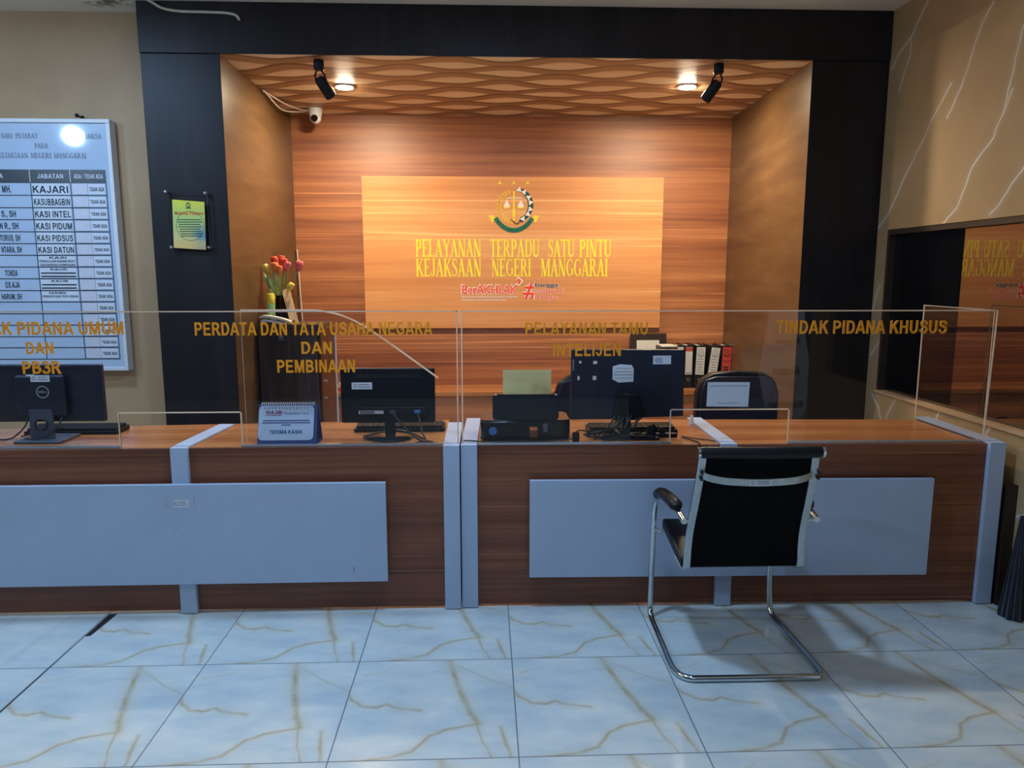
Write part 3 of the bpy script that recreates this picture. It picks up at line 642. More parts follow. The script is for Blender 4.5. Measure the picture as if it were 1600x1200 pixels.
# ------------------------------------------------------------------ framed service pledge on the left pilaster
pl = thing('wall_plaque', 'clear acrylic plaque with yellow notice sheet on the dark left pilaster', 'plaque', (-1.72, 4.43, 1.82))
MB().prism([(-1.848, 1.994), (-1.604, 1.987), (-1.602, 1.658), (-1.835, 1.658)], 4.425, 4.430, 'y', 0, 1).build('acrylic_plate', [M['acrylic'], M['grey_ink']], pl)
MB().prism([(-1.806, 1.940), (-1.623, 1.927), (-1.630, 1.652), (-1.815, 1.664)], 4.4325, 4.4335, 'y').build('poster_sheet', M['poster'], pl)
g = MB(); ring = arc(-1.712, 1.79, 0.080, 0.085, 0, 360, 28); put(g, ribbon(ring, 0.0022), 0, 1, 0, 1, 4.4325, 0.0006)
bars(g, -1.785, -1.642, 1.725, 1.832, 8, 4.4325, 0, 0.34, 0.22)
ring = arc(-1.716, 1.909, 0.012, 0.013, 0, 360, 16); put(g, ribbon(ring, 0.004), 0, 1, 0, 1, 4.4325, 0.0006); put(g, R4(0, 1, 0, 1), -1.718, -1.714, 1.898, 1.92, 4.4325, 0.0006); put(g, R4(0, 1, 0, 1), -1.732, -1.700, 1.889, 1.894, 4.4325, 0.0006)
g.build('printed_text', M['dark_green'], pl)
g = MB(); put(g, sans('Maklumat Pelayanan', 0.02), -1.796, -1.632, 1.848, 1.872, 4.4325, 0.0006); g.build('printed_title', M['red'], pl)
for x, z in ((-1.838, 1.984), (-1.613, 1.977), (-1.826, 1.668), (-1.610, 1.667)):
    MB().tube([(x, 4.458, z), (x, 4.418, z)], 0.007, 12).build('standoff', M['alu'], pl, smooth=40)

# ------------------------------------------------------------------ sign board on the niche back wall
YS = 6.022
sb = thing('sign_board', 'golden wood sign board with emblem and yellow lettering on the niche back wall', 'sign', (0.245, YS, 1.67))
MB().box(-0.966, 1.454, YS, Yb-0.001, 1.073, 2.282).build('board', M['sign_wood'], sb, bevel=0.002)
for words in ((('PELAYANAN', 649, 751), ('TERPADU', 764.5, 842), ('SATU', 856, 897), ('PINTU', 904.5, 955)), (('KEJAKSAAN', 649, 751), ('NEGERI', 767, 829), ('MANGGARAI', 844, 950))):
    z0, z1 = (1.650, 1.789) if words[0][0] == 'PELAYANAN' else (1.494, 1.636)
    for w, a, b in words: g = MB(); put(g, serif(w), -0.550+(a-649)*0.00519, -0.550+(b-649)*0.00519, z0, z1, YS, 0.0011); g.build('lettering', M['yellow_letter'], sb)
# emblem
em = MB().box(0.24, 0.25, YS-0.0005, YS+0.001, 2.0, 2.01).build('emblem', M['gold'], sb)
def EX(cx): return 0.244+(cx-750)*0.000429
def EZ(cy): return 2.060-(cy-600)*0.000421
def epoly(mb, pts, d=0.003, mi=0):
    n = len(pts); d += random.random()*0.0005; mb.plane2d(([(EX(x), EZ(y)) for x, y in pts], [tuple(range(n))]), (0, YS, 0), (1, 0, 0), (0, 0, 1), (0, -1, 0), d, mi)
def erib(mb, pts, w, d=0.003, mi=0):
    v, f = ribbon(pts, w); mb.plane2d(([(EX(x), EZ(y)) for x, y in v], f), (0, YS, 0), (1, 0, 0), (0, 0, 1), (0, -1, 0), d, mi)
def leaf_shape(cx, cy, L, W, ang):
    out = []
    for i in range(10):
        t = i/9; out.append((L*(t-0.5), W/2*math.sin(math.pi*t)**0.8))
    out += [(x, -y) for x, y in out[-2:0:-1]]
    c, s_ = math.cos(ang), math.sin(ang); return [(cx+x*c-y*s_, cy+x*s_+y*c) for x, y in out]
for cx in (488, 748, 1005):
    g = MB(); pts = []
    for k in range(3):
        a = math.radians(-90+120*k); pts.append((cx+62*math.cos(a)*0.95, 190+58*math.sin(a))); a += math.radians(60); pts.append((cx+19*math.cos(a), 190+19*math.sin(a)))
    epoly(g, pts); g.build('star', M['gold'], em)
g = MB()   # rice ear
ctr = arc(760, 625, 290, 290, 258, 90, 40)
for i in range(2, 40, 3):
    x, y = ctr[i]; a = math.radians(258-168*i/40); tx, ty = math.sin(a), -math.cos(a); ang = math.atan2(-math.cos(a)*-1, -math.sin(a)*-1)
    ta = math.atan2(math.cos(a), -math.sin(a))
    for sgn in (-1, 1):
        rr = 290+sgn*27; epoly(g, leaf_shape(760+rr*math.cos(a), 625+rr*math.sin(a), 70, 17, ta+sgn*0.5+math.pi), 0.004)
erib(g, ctr[:38], 5, 0.003); g.build('rice_ear', M['gold'], em)
g = MB()   # cotton branch
cb = arc(760, 600, 305, 300, -78, 68, 30); erib(g, cb, [60+40*math.sin(math.pi*i/30) for i in range(31)], 0.002); epoly(g, leaf_shape(915, 860, 150, 100, -0.7), 0.0025)
g.build('cotton_leaves', M['dark_green'], em)
g = MB()
for i in range(7):
    x, y = cb[int(1+i*4.5)]; a = math.radians(-78+146*(1+i*4.5)/30)
    g = MB()
    for k in range(3):
        b = a+math.radians(120*k); epoly(g, leaf_shape(x+22*math.cos(b), y+22*math.sin(b), 60, 44, b), 0.004+0.0004*k)
    g.build('cotton_boll', M['white_vinyl'], em)
g = MB(); epoly(g, [(735, 690), (735, 350), (748, 325), (765, 350), (765, 690)], 0.004); epoly(g, [(700, 700), (745, 690), (810, 700), (790, 722), (712, 722)], 0.005); epoly(g, [(728, 722), (774, 722), (778, 830), (722, 830)], 0.004); epoly(g, leaf_shape(750, 870, 60, 50, 1.57), 0.004)
for y in (745, 775, 805): epoly(g, [(715, y), (785, y), (785, y+12), (715, y+12)], 0.005)
g.build('sword', M['gold'], em)
g = MB(); epoly(g, [(600, 460), (730, 455), (730, 475), (600, 475)], 0.003); epoly(g, [(768, 455), (905, 462), (905, 475), (768, 478)], 0.003)
for cx in (618, 880): epoly(g, [(cx, 500), (cx+58, 612), (cx+52, 640), (cx-52, 640), (cx-58, 612)], 0.003)
g.build('scales', M['white_vinyl'], em)
for cx in (618, 880): g = MB(); epoly(g, [(cx-58, 630), (cx+58, 630), (cx+44, 665), (cx-44, 665)], 0.004); g.build('scale_pan', M['gold'], em)
g = MB(); erib(g, arc(750, 470, 600*0.73, 600, 38, 142, 30)[::-1], 84, 0.004); g.build('ribbon', M['sign_green'], em)
for pp in ([(265, 800), (375, 790), (400, 870), (335, 930), (320, 890), (295, 830)], [(1235, 800), (1125, 790), (1098, 870), (1165, 930), (1180, 890), (1205, 830)]):
    g = MB(); epoly(g, pp, 0.003); g.build('ribbon_end', M['gold'], em)
g = MB(); motto = 'SATYA ADHI WICAKSANA'
for i, ch in enumerate(motto):
    if ch == ' ': continue
    a = math.radians(135-90*(i+0.5)/len(motto)); v, f = sans(ch, 0.03)
    x, y = 750+438*math.cos(a), 470+600*math.sin(a); tx, ty = 438*math.sin(a), -600*math.cos(a); l = math.hypot(tx, ty); tx, ty = tx/l, ty/l
    ws_ = 8 if ch == 'I' else 24
    vv = [(EX(x+tx*(p[0]-0.5)*ws_+ty*(p[1]-0.5)*42), EZ(y+ty*(p[0]-0.5)*ws_-tx*(p[1]-0.5)*42)) for p in v]
    g.plane2d((vv, f), (0, YS, 0), (1, 0, 0), (0, 0, 1), (0, -1, 0), 0.0048)
g.build('motto', M['ink'], em)
g = MB(); erib(g, [(690, 865), (725, 885), (760, 930), (795, 950), (835, 935), (860, 890)], [14, 18, 22, 24, 22, 18], 0.005); g.build('stalks', M['brown'], em)
# slogans under the lettering
g = MB(); k = 0.00519
def SX(px): return -0.550+(px-649)*k
def SZ(py): return 1.790-(py-374)*0.00506
put(g, sans('BerAKHLAK', 0.055), SX(719), SX(808.5), SZ(461.5), SZ(445), YS, 0.0012)
g2 = MB(); put(g2, sans('BerAKHLAK', 0.012), SX(720.5), SX(807.5), SZ(460.5), SZ(446.5), YS, 0.0022)
v, f = ribbon([(SX(808), SZ(436.5)), (SX(812.5), SZ(440)), (SX(808.5), SZ(444.5))], 0.017); g2.plane2d((v, f), (0, YS, 0), (1, 0, 0), (0, 0, 1), (0, -1, 0), 0.0022)
v, f = ribbon([(SX(807), SZ(435)), (SX(814), SZ(440)), (SX(807.5), SZ(446))], 0.03); g.plane2d((v, f), (0, YS, 0), (1, 0, 0), (0, 0, 1), (0, -1, 0), 0.0012)
for wd, mb_, dd in ((0.034, g, 0.0012), (0.020, g2, 0.0022)):
    for pts in ([(SX(821), SZ(468)), (SX(830), SZ(443.5))], [(SX(830), SZ(468)), (SX(832), SZ(462))], [(SX(820), SZ(450.3)), (SX(832.5), SZ(450.3))], [(SX(816.5), SZ(460.3)), (SX(832.5), SZ(460.3))]):
        dd += 0.00012
        v, f = ribbon(pts, wd); mb_.plane2d((v, f), (0, YS, 0), (1, 0, 0), (0, 0, 1), (0, -1, 0), dd)
put(g, sans('bangga', 0.035), SX(834.5), SX(873), SZ(452), SZ(441.5), YS, 0.0012); put(g, sans('melayani', 0.035), SX(834.5), SX(880.5), SZ(462), SZ(451), YS, 0.0012); put(g, sans('bangsa', 0.035), SX(834.5), SX(872), SZ(472), SZ(461.5), YS, 0.0012)
put(g, sans('Berorientasi Pelayanan Akuntabel Kompeten', 0.02, 2), SX(720), SX(808), SZ(467.2), SZ(463.3), YS, 0.001); put(g, sans('Harmonis Loyal Adaptif Kolaboratif', 0.02, 2), SX(720), SX(790), SZ(472), SZ(468.2), YS, 0.001)
g.build('slogan_outline', M['white_vinyl'], sb)
put(g2, sans('melayani', 0.0), SX(835.5), SX(879.5), SZ(461.5), SZ(451.6), YS, 0.002); put(g2, sans('bangsa', 0.0), SX(835.5), SX(871), SZ(471.5), SZ(462), YS, 0.002)
g2.build('slogan_lettering', M['red'], sb)
g3 = MB(); put(g3, sans('bangga', 0.008), SX(835.5), SX(872), SZ(451.4), SZ(442.2), YS, 0.002); g3.build('slogan_lettering', M['ink'], sb)

# ------------------------------------------------------------------ niche lamps, camera, cables
for nm, x, y, lab in (('left', -0.922, 5.165, 'round lit downlight in the wavy niche ceiling above the emblem, left of the two'), ('right', 1.362, 5.075, 'round lit downlight in the wavy niche ceiling, right of the two')):
    t = thing('downlight', lab, 'ceiling lamp', (x, y, Zn), 'niche downlights')
    MB().lathe([(0.064, 0.0), (0.066, -0.004), (0.062, -0.007), (0.056, -0.007)], (x, y, Zn), 32).build('trim_ring', M['white'], t, smooth=40)
    MB().lathe([(0.0555, -0.0072), (0.053, -0.0100), (0.042, -0.0112), (0.001, -0.0115)], (x, y, Zn), 32).build('diffuser', M['lamp'], t, smooth=60)
def spotlight(x, y, sgn, lab):
    t = thing('spotlight', lab, 'spotlight', (x, y, Zn), 'black niche spotlights')
    MB().lathe([(0.028, 0), (0.030, -0.004), (0.030, -0.05), (0.026, -0.055)], (x, y, Zn), 24).build('mount', M['black_plastic'], t, smooth=40)
    c = Vector((x+sgn*0.02, y+0.06, Zn-0.14)); d = Vector((sgn*0.45, 0.62, -0.72)).normalized()
    for s_ in (-1, 1):
        MB().tube([(x+s_*0.010, y, Zn-0.05), (x+s_*0.028, y+0.015, Zn-0.08), (x+s_*0.030+sgn*0.008, y+0.035, Zn-0.125)], 0.0055, 8).build('bracket_arm', M['black_plastic'], t, smooth=40)
    MB().tube([c-d*0.065, c-d*0.055, c+d*0.055, c+d*0.062], [0.024, 0.032, 0.034, 0.031], 20).build('lamp_head', M['black_plastic'], t, smooth=40)
spotlight(-0.960, 4.56, 1, 'black adjustable spotlight under the niche ceiling, near the white security camera')
spotlight(1.408, 4.55, -1, 'black adjustable spotlight under the niche ceiling on the right side')
t = thing('security_camera', 'small white turret security camera in the upper left niche corner', 'camera', (-1.268, 5.84, Zn))
MB().lathe([(0.052, 0), (0.052, -0.012), (0.046, -0.055), (0.02, -0.06)], (-1.268, 5.84, Zn), 28).build('housing', M['white'], t, smooth=40)
MB().ell((-1.268, 5.835, Zn-0.068), (0.043, 0.043, 0.043), 24, 14).build('eyeball', M['white'], t, smooth=60)
MB().tube([(-1.268, 5.80, Zn-0.075), (-1.268, 5.786, Zn-0.082)], [0.026, 0.024], 20).build('lens', M['black_gloss'], t, smooth=40)
g = MB().tube(smooth_path([(-1.490, 5.25, Zn-0.008), (-1.475, 5.30, Zn-0.02), (-1.47, 5.45, Zn-0.045), (-1.462, 5.62, Zn-0.055), (-1.43, 5.76, Zn-0.040), (-1.36, 5.86, Zn-0.018), (-1.32, 5.85, Zn-0.012)]), 0.006, 8)
g.tube(smooth_path([(-1.486, 5.28, Zn-0.006), (-1.46, 5.36, Zn-0.02), (-1.42, 5.55, Zn-0.03), (-1.36, 5.80, Zn-0.02), (-1.315, 5.845, Zn-0.008)]), 0.005, 8)
tag(g.build('camera_cable', M['wire_white'], smooth=60), 'loose ivory cables running along the niche ceiling to the security camera', 'cable')
g = MB().tube(smooth_path([(-1.87, 4.40, 3.024), (-1.84, 4.42, 3.010), (-1.79, 4.437, 2.985), (-1.70, 4.443, 2.972), (-1.58, 4.444, 2.970), (-1.45, 4.444, 2.967), (-1.39, 4.444, 2.955), (-1.37, 4.444, 2.93)]), 0.0075, 8)
tag(g.build('ceiling_cable', M['wire_white'], smooth=60), 'ivory cable sagging from the ceiling along the dark lintel', 'cable')

# ------------------------------------------------------------------ reception counters
def sticker(par, x0, x1, z0, z1, y, name='sticker', rows_=3):
    g = MB(); put(g, R4(0, 1, 0, 1), x0, x1, z0, z1, y, 0.0006); w, h = x1-x0, z1-z0
    bars(g, x0+w*0.32, x1-w*0.06, z0+h*0.15, z1-h*0.12, rows_, y-0.0006, 1, 0.35, 0.3, 0.0004)
    ring = arc(x0+w*0.17, (z0+z1)/2, h*0.24, h*0.24, 0, 360, 12); put(g, ribbon(ring, h*0.1), 0, 1, 0, 1, y-0.0006, 0.0004, 1)
    return g.build(name, [M['paper'], M['grey_ink']], par)
def counter(label, loc, x0, x1, xm, px0, px1, ztop, zbot, back, rot=0.0, Y=3.172, strip=None):
    t = thing('reception_counter', label, 'reception counter', loc, 'reception counters')
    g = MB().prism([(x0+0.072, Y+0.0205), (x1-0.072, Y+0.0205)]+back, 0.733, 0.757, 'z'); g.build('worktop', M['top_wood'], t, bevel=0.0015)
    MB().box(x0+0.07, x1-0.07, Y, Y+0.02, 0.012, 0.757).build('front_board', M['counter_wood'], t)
    yb = min(p[1] for p in back)
    for i, xp in enumerate((x0, xm-0.036, x1-0.072)):
        MB().box(xp, xp+0.072, Y-0.022, Y+0.020, 0.004, 0.765).build('post', M['white_lam'], t, bevel=0.0015)
        dx = strip if (strip and i == 1) else 0.0
        g = MB().prism([(xp, Y+0.0205), (xp+0.072, Y+0.0205), (xp+0.072+dx, yb+0.03), (xp+dx, yb+0.03)], 0.7575, 0.767, 'z')
        if i != 1: g.prism([(xp, Y+0.0205), (xp+0.072, Y+0.0205), (xp+0.072, yb), (xp, yb)], 0.004, 0.7575, 'z')
        g.build('post_cap', M['white_lam'], t, bevel=0.0015)
    MB().box(px0, px1, Y-0.046, Y-0.0225, zbot, ztop).build('fascia_panel', M['white_lam'], t, bevel=0.0012)
    return t
cl = counter('long brown wood reception counter on the left with white fascia panel and stickers', (-1.35, 3.172, 0), -2.50, -0.112, -1.330, -2.30, -0.437, 0.607, 0.152, [(-0.184, 3.775), (-1.30, 3.71), (-2.428, 3.63)], strip=0.035)
sticker(cl, -1.352, -1.290, 0.507, 0.540, 3.126, 'inventory_sticker')
g = MB(); bars(g, -1.395, -1.376, 0.50, 0.56, 5, 3.126, 0, 0.12, 0.8); bars(g, -1.268, -1.262, 0.50, 0.56, 4, 3.126, 0, 0.3, 0.5); put(g, R4(0, 1, 0, 1), -0.588, -0.583, 0.195, 0.222, 3.126, 0.0006); bars(g, -1.37, -1.34, 0.395, 0.41, 2, 3.126, 0, 0.2, 1.0)
g.build('scuff_marks', M['grey_ink'], cl)
cr = counter('brown wood reception counter on the right, behind the empty visitor chair', (-0.106, 3.184, 0), -0.106, 2.335, 1.088, 0.199, 2.008, 0.607, 0.157, [(2.263, 3.735), (-0.034, 3.790)], Y=3.184)
MB().box(2.246, 2.2625, 3.21, 3.73, 0.7572, 0.7592).build('gap_shade_strip', M['dark_brown'], cr)  # dark strip laid on the worktop for the shade in the gap
cr.rotation_euler.z = -math.radians(1.15)

# acrylic screens
def edge_strip(mb, pts, y0, y1, mi): pass
def edge_band(outline, y0, y1, par, w=0.0055, skip=()):  # added strips along the outline, coloured as the glow of the edges
    n = len(outline)
    for i in range(n):
        if i in skip: continue
        a, b = Vector((*outline[i], 0)), Vector((*outline[(i+1) % n], 0)); d = (b-a).normalized(); nn = Vector((-d.y, d.x, 0))
        q = [a, b, b+nn*w, a+nn*w]
        MB().prism([(p.x, p.y) for p in q], y0, y1, 'y').build('edge_glow_strip', M['acrylic_edge'], par)
def screen_sheet(outline, y0, y1, name, par): return MB().prism(outline, y0, y1, 'y', 0, 1).build(name, [M['acrylic'], M['acrylic_edge']], par)
SY = 3.195; sc = SY/3.16
def A(x, z): return (x*sc, CAM_H-(CAM_H-z)*sc)
zt = A(0, 1.357)[1]; zb = 0.768
t = thing('acrylic_screen', 'clear acrylic counter screen on the left counter with amber office names', 'acrylic screen', (-1.3, SY, zb), 'counter screens')
nl, nr, nz_ = -1.591, -1.070, A(0, 0.917)[1]
ol = [(-2.49, zb), (nl, zb), (nl, nz_), (nr, nz_), (nr, zb), (-0.116, zb), (-0.116, zt), (-2.49, zt)]
screen_sheet(ol, SY-0.002, SY+0.002, 'sheet', t); edge_band(ol, SY-0.0022, SY+0.0022, t, skip=(0, 4, 7))
for xa, xb in ((-2.42, nl), (nr, -0.19)): MB().box(xa, xb, SY-0.007, SY+0.007, 0.7575, zb).build('base_channel', M['alu'], t)
def acr_text(par, txt, xa, xb, z0, z1):
    a, b = A(xa, z0), A(xb, z1); g = MB(); put(g, block(txt), a[0], b[0], a[1], b[1], SY-0.0025, 0.003); g.build('lettering', M['gold_letter'], par)
acr_text(t, 'TINDAK PIDANA UMUM', -2.215, -1.525, 1.258, 1.313); acr_text(t, 'DAN', -1.934, -1.822, 1.177, 1.227); acr_text(t, 'PB3R', -1.957, -1.798, 1.092, 1.147)
acr_text(t, 'PERDATA DAN TATA USAHA NEGARA', -1.228, -0.222, 1.253, 1.309); acr_text(t, 'DAN', -0.783, -0.654, 1.173, 1.225); acr_text(t, 'PEMBINAAN', -0.889, -0.558, 1.092, 1.147)
t = thing('acrylic_sheet', 'second clear acrylic sheet with swooping cut corner behind the left screen', 'acrylic sheet', (-1.3, SY+0.02, zb))
sw = [(-2.40, 0.7585), (-1.62, 0.7585), (-1.62, zt+0.002)]
top = smooth_path([(-0.80, 0, zt+0.002), (-0.70, 0, zt-0.002), (-0.60, 0, zt-0.028), (-0.48, 0, zt-0.095), (-0.205, 0, A(0, 1.064)[1])], 8)
screen_sheet([(-1.05, 0.7585), (-0.205, 0.7585)]+[(p.x, p.z) for p in reversed(top)]+[(-1.05, zt+0.002)], SY+0.012, SY+0.015, 'sheet', t)
v, f = ribbon([(-1.05, zt+0.001)]+[(p.x, p.z) for p in top], 0.007)
MB().plane2d((v, f), (0, SY+0.016, 0), (1, 0, 0), (0, 0, 1), (0, -1, 0), 0.0045).build('edge_glow_strip', M['acrylic_edge'], t)
t = thing('acrylic_screen', 'clear acrylic counter screen on the right counter with a wing along its right end', 'acrylic screen', (-0.1, SY, zb), 'counter screens')
nl, nr = 0.832, 1.360
ol = [(-0.101, zb), (nl, zb), (nl, nz_), (nr, nz_), (nr, zb), (2.262, zb), (2.272, zt), (-0.101, zt)]
screen_sheet(ol, SY-0.002, SY+0.002, 'sheet', t); edge_band(ol, SY-0.0022, SY+0.0022, t, skip=(0, 4))
MB().prism([(SY+0.002, zb), (3.735, zb), (3.735, zt), (SY+0.002, zt)], 2.256, 2.259, 'x', 0, 1).build('side_wing', [M['acrylic'], M['acrylic_edge']], t)
MB().box(2.2555, 2.2595, 3.729, 3.735, zb, zt).build('edge_glow_strip', M['acrylic_edge'], t); MB().box(2.2555, 2.2595, SY+0.003, 3.728, zt-0.005, zt).build('edge_glow_strip', M['acrylic_edge'], t)
for xa, xb in ((-0.03, nl), (nr, 2.25)): MB().box(xa, xb, SY-0.007, SY+0.007, 0.7575, zb).build('base_channel', M['alu'], t)
acr_text(t, 'PELAYANAN TAMU', 0.178, 0.709, 1.252, 1.306); acr_text(t, 'INTELIJEN', 0.298, 0.593, 1.159, 1.214); acr_text(t, 'TINDAK PIDANA KHUSUS', 1.271, 2.024, 1.254, 1.312)
t.rotation_euler.z = -math.radians(0.75)
t = thing('paper_notice', 'white paper notice taped to the right acrylic screen in front of a chair', 'notice', (1.08, SY-0.012, 0.99))
g = MB(); a, b = A(0.976, 0.933), A(1.165, 1.042); yq = SY-0.022
g.prism([(a[0], a[1]+0.002), (b[0]-0.003, a[1]-0.001), (b[0], b[1]), (a[0]+0.002, b[1]+0.001)], yq-0.0005, yq, 'y').build('sheet', M['paper'], t)
g = MB(); put(g, R4(0, 1, 0, 1), a[0]+0.012, b[0]-0.012, b[1]-0.017, b[1]-0.015, yq-0.0005, 0.0005); put(g, R4(0, 1, 0, 1), a[0]+0.05, b[0]-0.05, a[1]+0.016, a[1]+0.018, yq-0.0005, 0.0005); g.build('printed_lines', M['grey_ink'], t)

# ------------------------------------------------------------------ things on the counters
ZT = 0.7575
# monitor on the far left
t = thing('computer_monitor', 'black flat monitor seen from behind at the left edge of the left counter', 'monitor', (-2.004, 3.37, ZT), 'monitors on the counters')
MB().box(-2.267, -1.741, 3.365, 3.395, 0.843, 1.106).build('screen_housing', M['navy_plastic'], t, bevel=0.006)
MB().box(-2.115, -1.895, 3.335, 3.3645, 0.872, 1.062).build('back_bulge', M['navy_plastic'], t, bevel=0.012)
MB().box(-2.22, -1.80, 3.3625, 3.3648, 1.084, 1.087).build('vent_slot', M['wire'], t)
g = MB(); n = 40; vs = []; fs = []   # neck plate with a round cable hole through it
for k in range(n):
    an = 2*math.pi*k/n+0.01; c, q = math.cos(an), math.sin(an); m_ = min(0.052/max(1e-6, abs(c)), (0.069 if q > 0 else 0.0685)/max(1e-6, abs(q)))
    ox, oz = -2.006+c*m_*(1.0 if q > 0 else 1.0+0.06*abs(q)), 0.838+q*m_
    for y in (3.330, 3.338): vs += [(ox, y, oz), (-2.006+0.025*c, y, 0.838+0.025*q)]
for k in range(n):
    i, j = 4*k, 4*((k+1) % n); fs += [(i, j, j+1, i+1), (i+2, i+3, j+3, j+2), (i, i+2, j+2, j), (i+1, j+1, j+3, i+3)]
g.add(vs, fs).build('stand_neck', M['grey_plastic'], t)
MB().tube([(x, 3.327, z) for x, z in arc(-2.006, 0.838, 0.026, 0.026, 0, 360, 24)[:-1]], 0.003, 8, closed=True).build('cable_hole_rim', M['wire'], t, smooth=60)
MB().box(-2.112, -1.905, 3.285, 3.46, ZT, 0.769).build('stand_base', M['grey_plastic'], t, bevel=0.004)
g = MB(); ring = arc(-1.990, 0.986, 0.026, 0.026, 0, 360, 32); put(g, ribbon(ring, 0.005), 0, 1, 0, 1, 3.3348, 0.0012); put(g, sans('DELL', 0.03), -2.008, -1.972, 0.981, 0.992, 3.3348, 0.0012); g.build('logo', M['alu'], t)
sticker(t, -2.038, -1.954, 1.032, 1.062, 3.3345, rows_=2)
g = MB(); put(g, R4(0, 1, 0, 1), -2.056, -2.02, 1.058, 1.066, 3.334, 0.0004); g.build('sticker', M['paper'], t)
for pts in ([(-2.07, 3.345, 0.872), (-2.075, 3.32, 0.83), (-2.11, 3.30, 0.79), (-2.17, 3.33, 0.768), (-2.25, 3.36, 0.765)], [(-1.917, 3.345, 0.872), (-1.922, 3.315, 0.84), (-1.955, 3.295, 0.80), (-2.00, 3.30, 0.778), (-2.08, 3.32, 0.775)], [(-1.96, 3.42, 0.80), (-2.04, 3.37, 0.80), (-2.12, 3.36, 0.775)]):
    MB().tube(smooth_path(pts), 0.0035, 8).build('cable', M['wire'], t, smooth=60)
def keyboard(x0, x1, y0, y1, lab):
    t = thing('keyboard', lab, 'keyboard', ((x0+x1)/2, (y0+y1)/2, ZT), 'keyboards on the counters')
    MB().prism([(y0, ZT), (y1, ZT), (y1, ZT+0.024), (y0, ZT+0.016)][::-1], x0, x1, 'x').build('case', M['black_plastic'], t, bevel=0.003)
    for r in range(5):
        g = MB(); yy = y0+0.012+r*(y1-y0-0.02)/5; n = 16; w = (x1-x0-0.02)/n
        for k in range(n): g.box(x0+0.01+k*w+0.001, x0+0.01+(k+1)*w-0.001, yy, yy+(y1-y0)/5-0.006, ZT+0.014, ZT+0.028+r*0.0015)
        g.build('key_row', M['black_plastic'], t, bevel=0.001)
keyboard(-2.18, -1.745, 3.475, 3.60, 'black keyboard lying behind the leftmost monitor')
keyboard(-0.630, -0.195, 3.48, 3.60, 'black keyboard lying behind the monitor in the middle of the counters')
keyboard(0.495, 0.925, 3.405, 3.52, 'black keyboard lying behind the tangle of cables under the all-in-one computer')
t = thing('glue_bottle', 'small amber bottle with yellow cap at the left edge of the left counter', 'bottle', (-2.235, 3.31, ZT))
MB().lathe([(0.03, 0), (0.034, 0.004), (0.034, 0.035), (0.026, 0.044)], (-2.235, 3.31, ZT), 24).build('body', M['amber'], t, smooth=40)
MB().lathe([(0.030, 0.045), (0.036, 0.05), (0.036, 0.07), (0.026, 0.082), (0.003, 0.086)], (-2.235, 3.31, ZT), 24).build('cap', M['yellow_plastic'], t, smooth=40)
# middle monitor
t = thing('computer_monitor', 'black monitor seen from behind with two cables, on the left counter beside the white posts', 'monitor', (-0.445, 3.39, ZT), 'monitors on the counters')
MB().prism([(-0.669, 0.822), (-0.232, 0.822), (-0.232, 1.080), (-0.669, 1.080)], 3.385, 3.415, 'y').build('screen_housing', M['black_plastic'], t, bevel=0.008)
MB().box(-0.60, -0.30, 3.3835, 3.3849, 1.036, 1.052).build('vent_slot', M['wire'], t)
MB().box(-0.60, -0.27, 3.368, 3.3848, 0.862, 0.900).build('port_bulge', M['black_plastic'], t, bevel=0.006)
sticker(t, -0.616, -0.522, 0.982, 1.014, 3.3844, rows_=2)
g = MB(); put(g, R4(0, 1, 0, 1), -0.585, -0.47, 0.868, 0.884, 3.367, 0.0006); bars(g, -0.582, -0.51, 0.869, 0.883, 2, 3.3664, 1, 0.6, 0.3); g.build('rating_label', [M['tab'], M['wire']], t)
MB().box(-0.47, -0.42, 3.40, 3.415, 0.765, 0.83).build('stand_neck', M['black_gloss'], t, bevel=0.003)
MB().lathe([(0.108, 0), (0.110, 0.004), (0.104, 0.010), (0.05, 0.016), (0.02, 0.018)], (-0.443, 3.362, ZT), 40).build('stand_base', M['black_gloss'], t, smooth=40)
for xx, m_ in ((-0.426, M['grey_plastic']), (-0.312, M['blue_ink'])): MB().box(xx-0.014, xx+0.014, 3.350, 3.368, 0.872, 0.886).build('connector', m_, t, bevel=0.002)
for pts in ([(-0.424, 3.352, 0.874), (-0.39, 3.32, 0.84), (-0.335, 3.28, 0.79), (-0.285, 3.245, 0.764)], [(-0.312, 3.352, 0.872), (-0.300, 3.32, 0.85), (-0.285, 3.28, 0.80), (-0.262, 3.245, 0.764)], [(-0.54, 3.30, 0.764), (-0.56, 3.35, 0.766), (-0.52, 3.42, 0.766), (-0.42, 3.46, 0.770), (-0.34, 3.40, 0.766), (-0.28, 3.30, 0.763)]):
    MB().tube(smooth_path(pts), 0.0045, 8).build('cable', M['wire'], t, smooth=60)
tag(MB().lathe([(0.040, 0.0002), (0.042, 0.002), (0.036, 0.003), (0.034, 0.001)], (-0.270, 3.243, ZT), 28).build('cable_grommet', M['wire'], smooth=40), 'black round cable grommet set in the left worktop beside the end post', 'grommet')
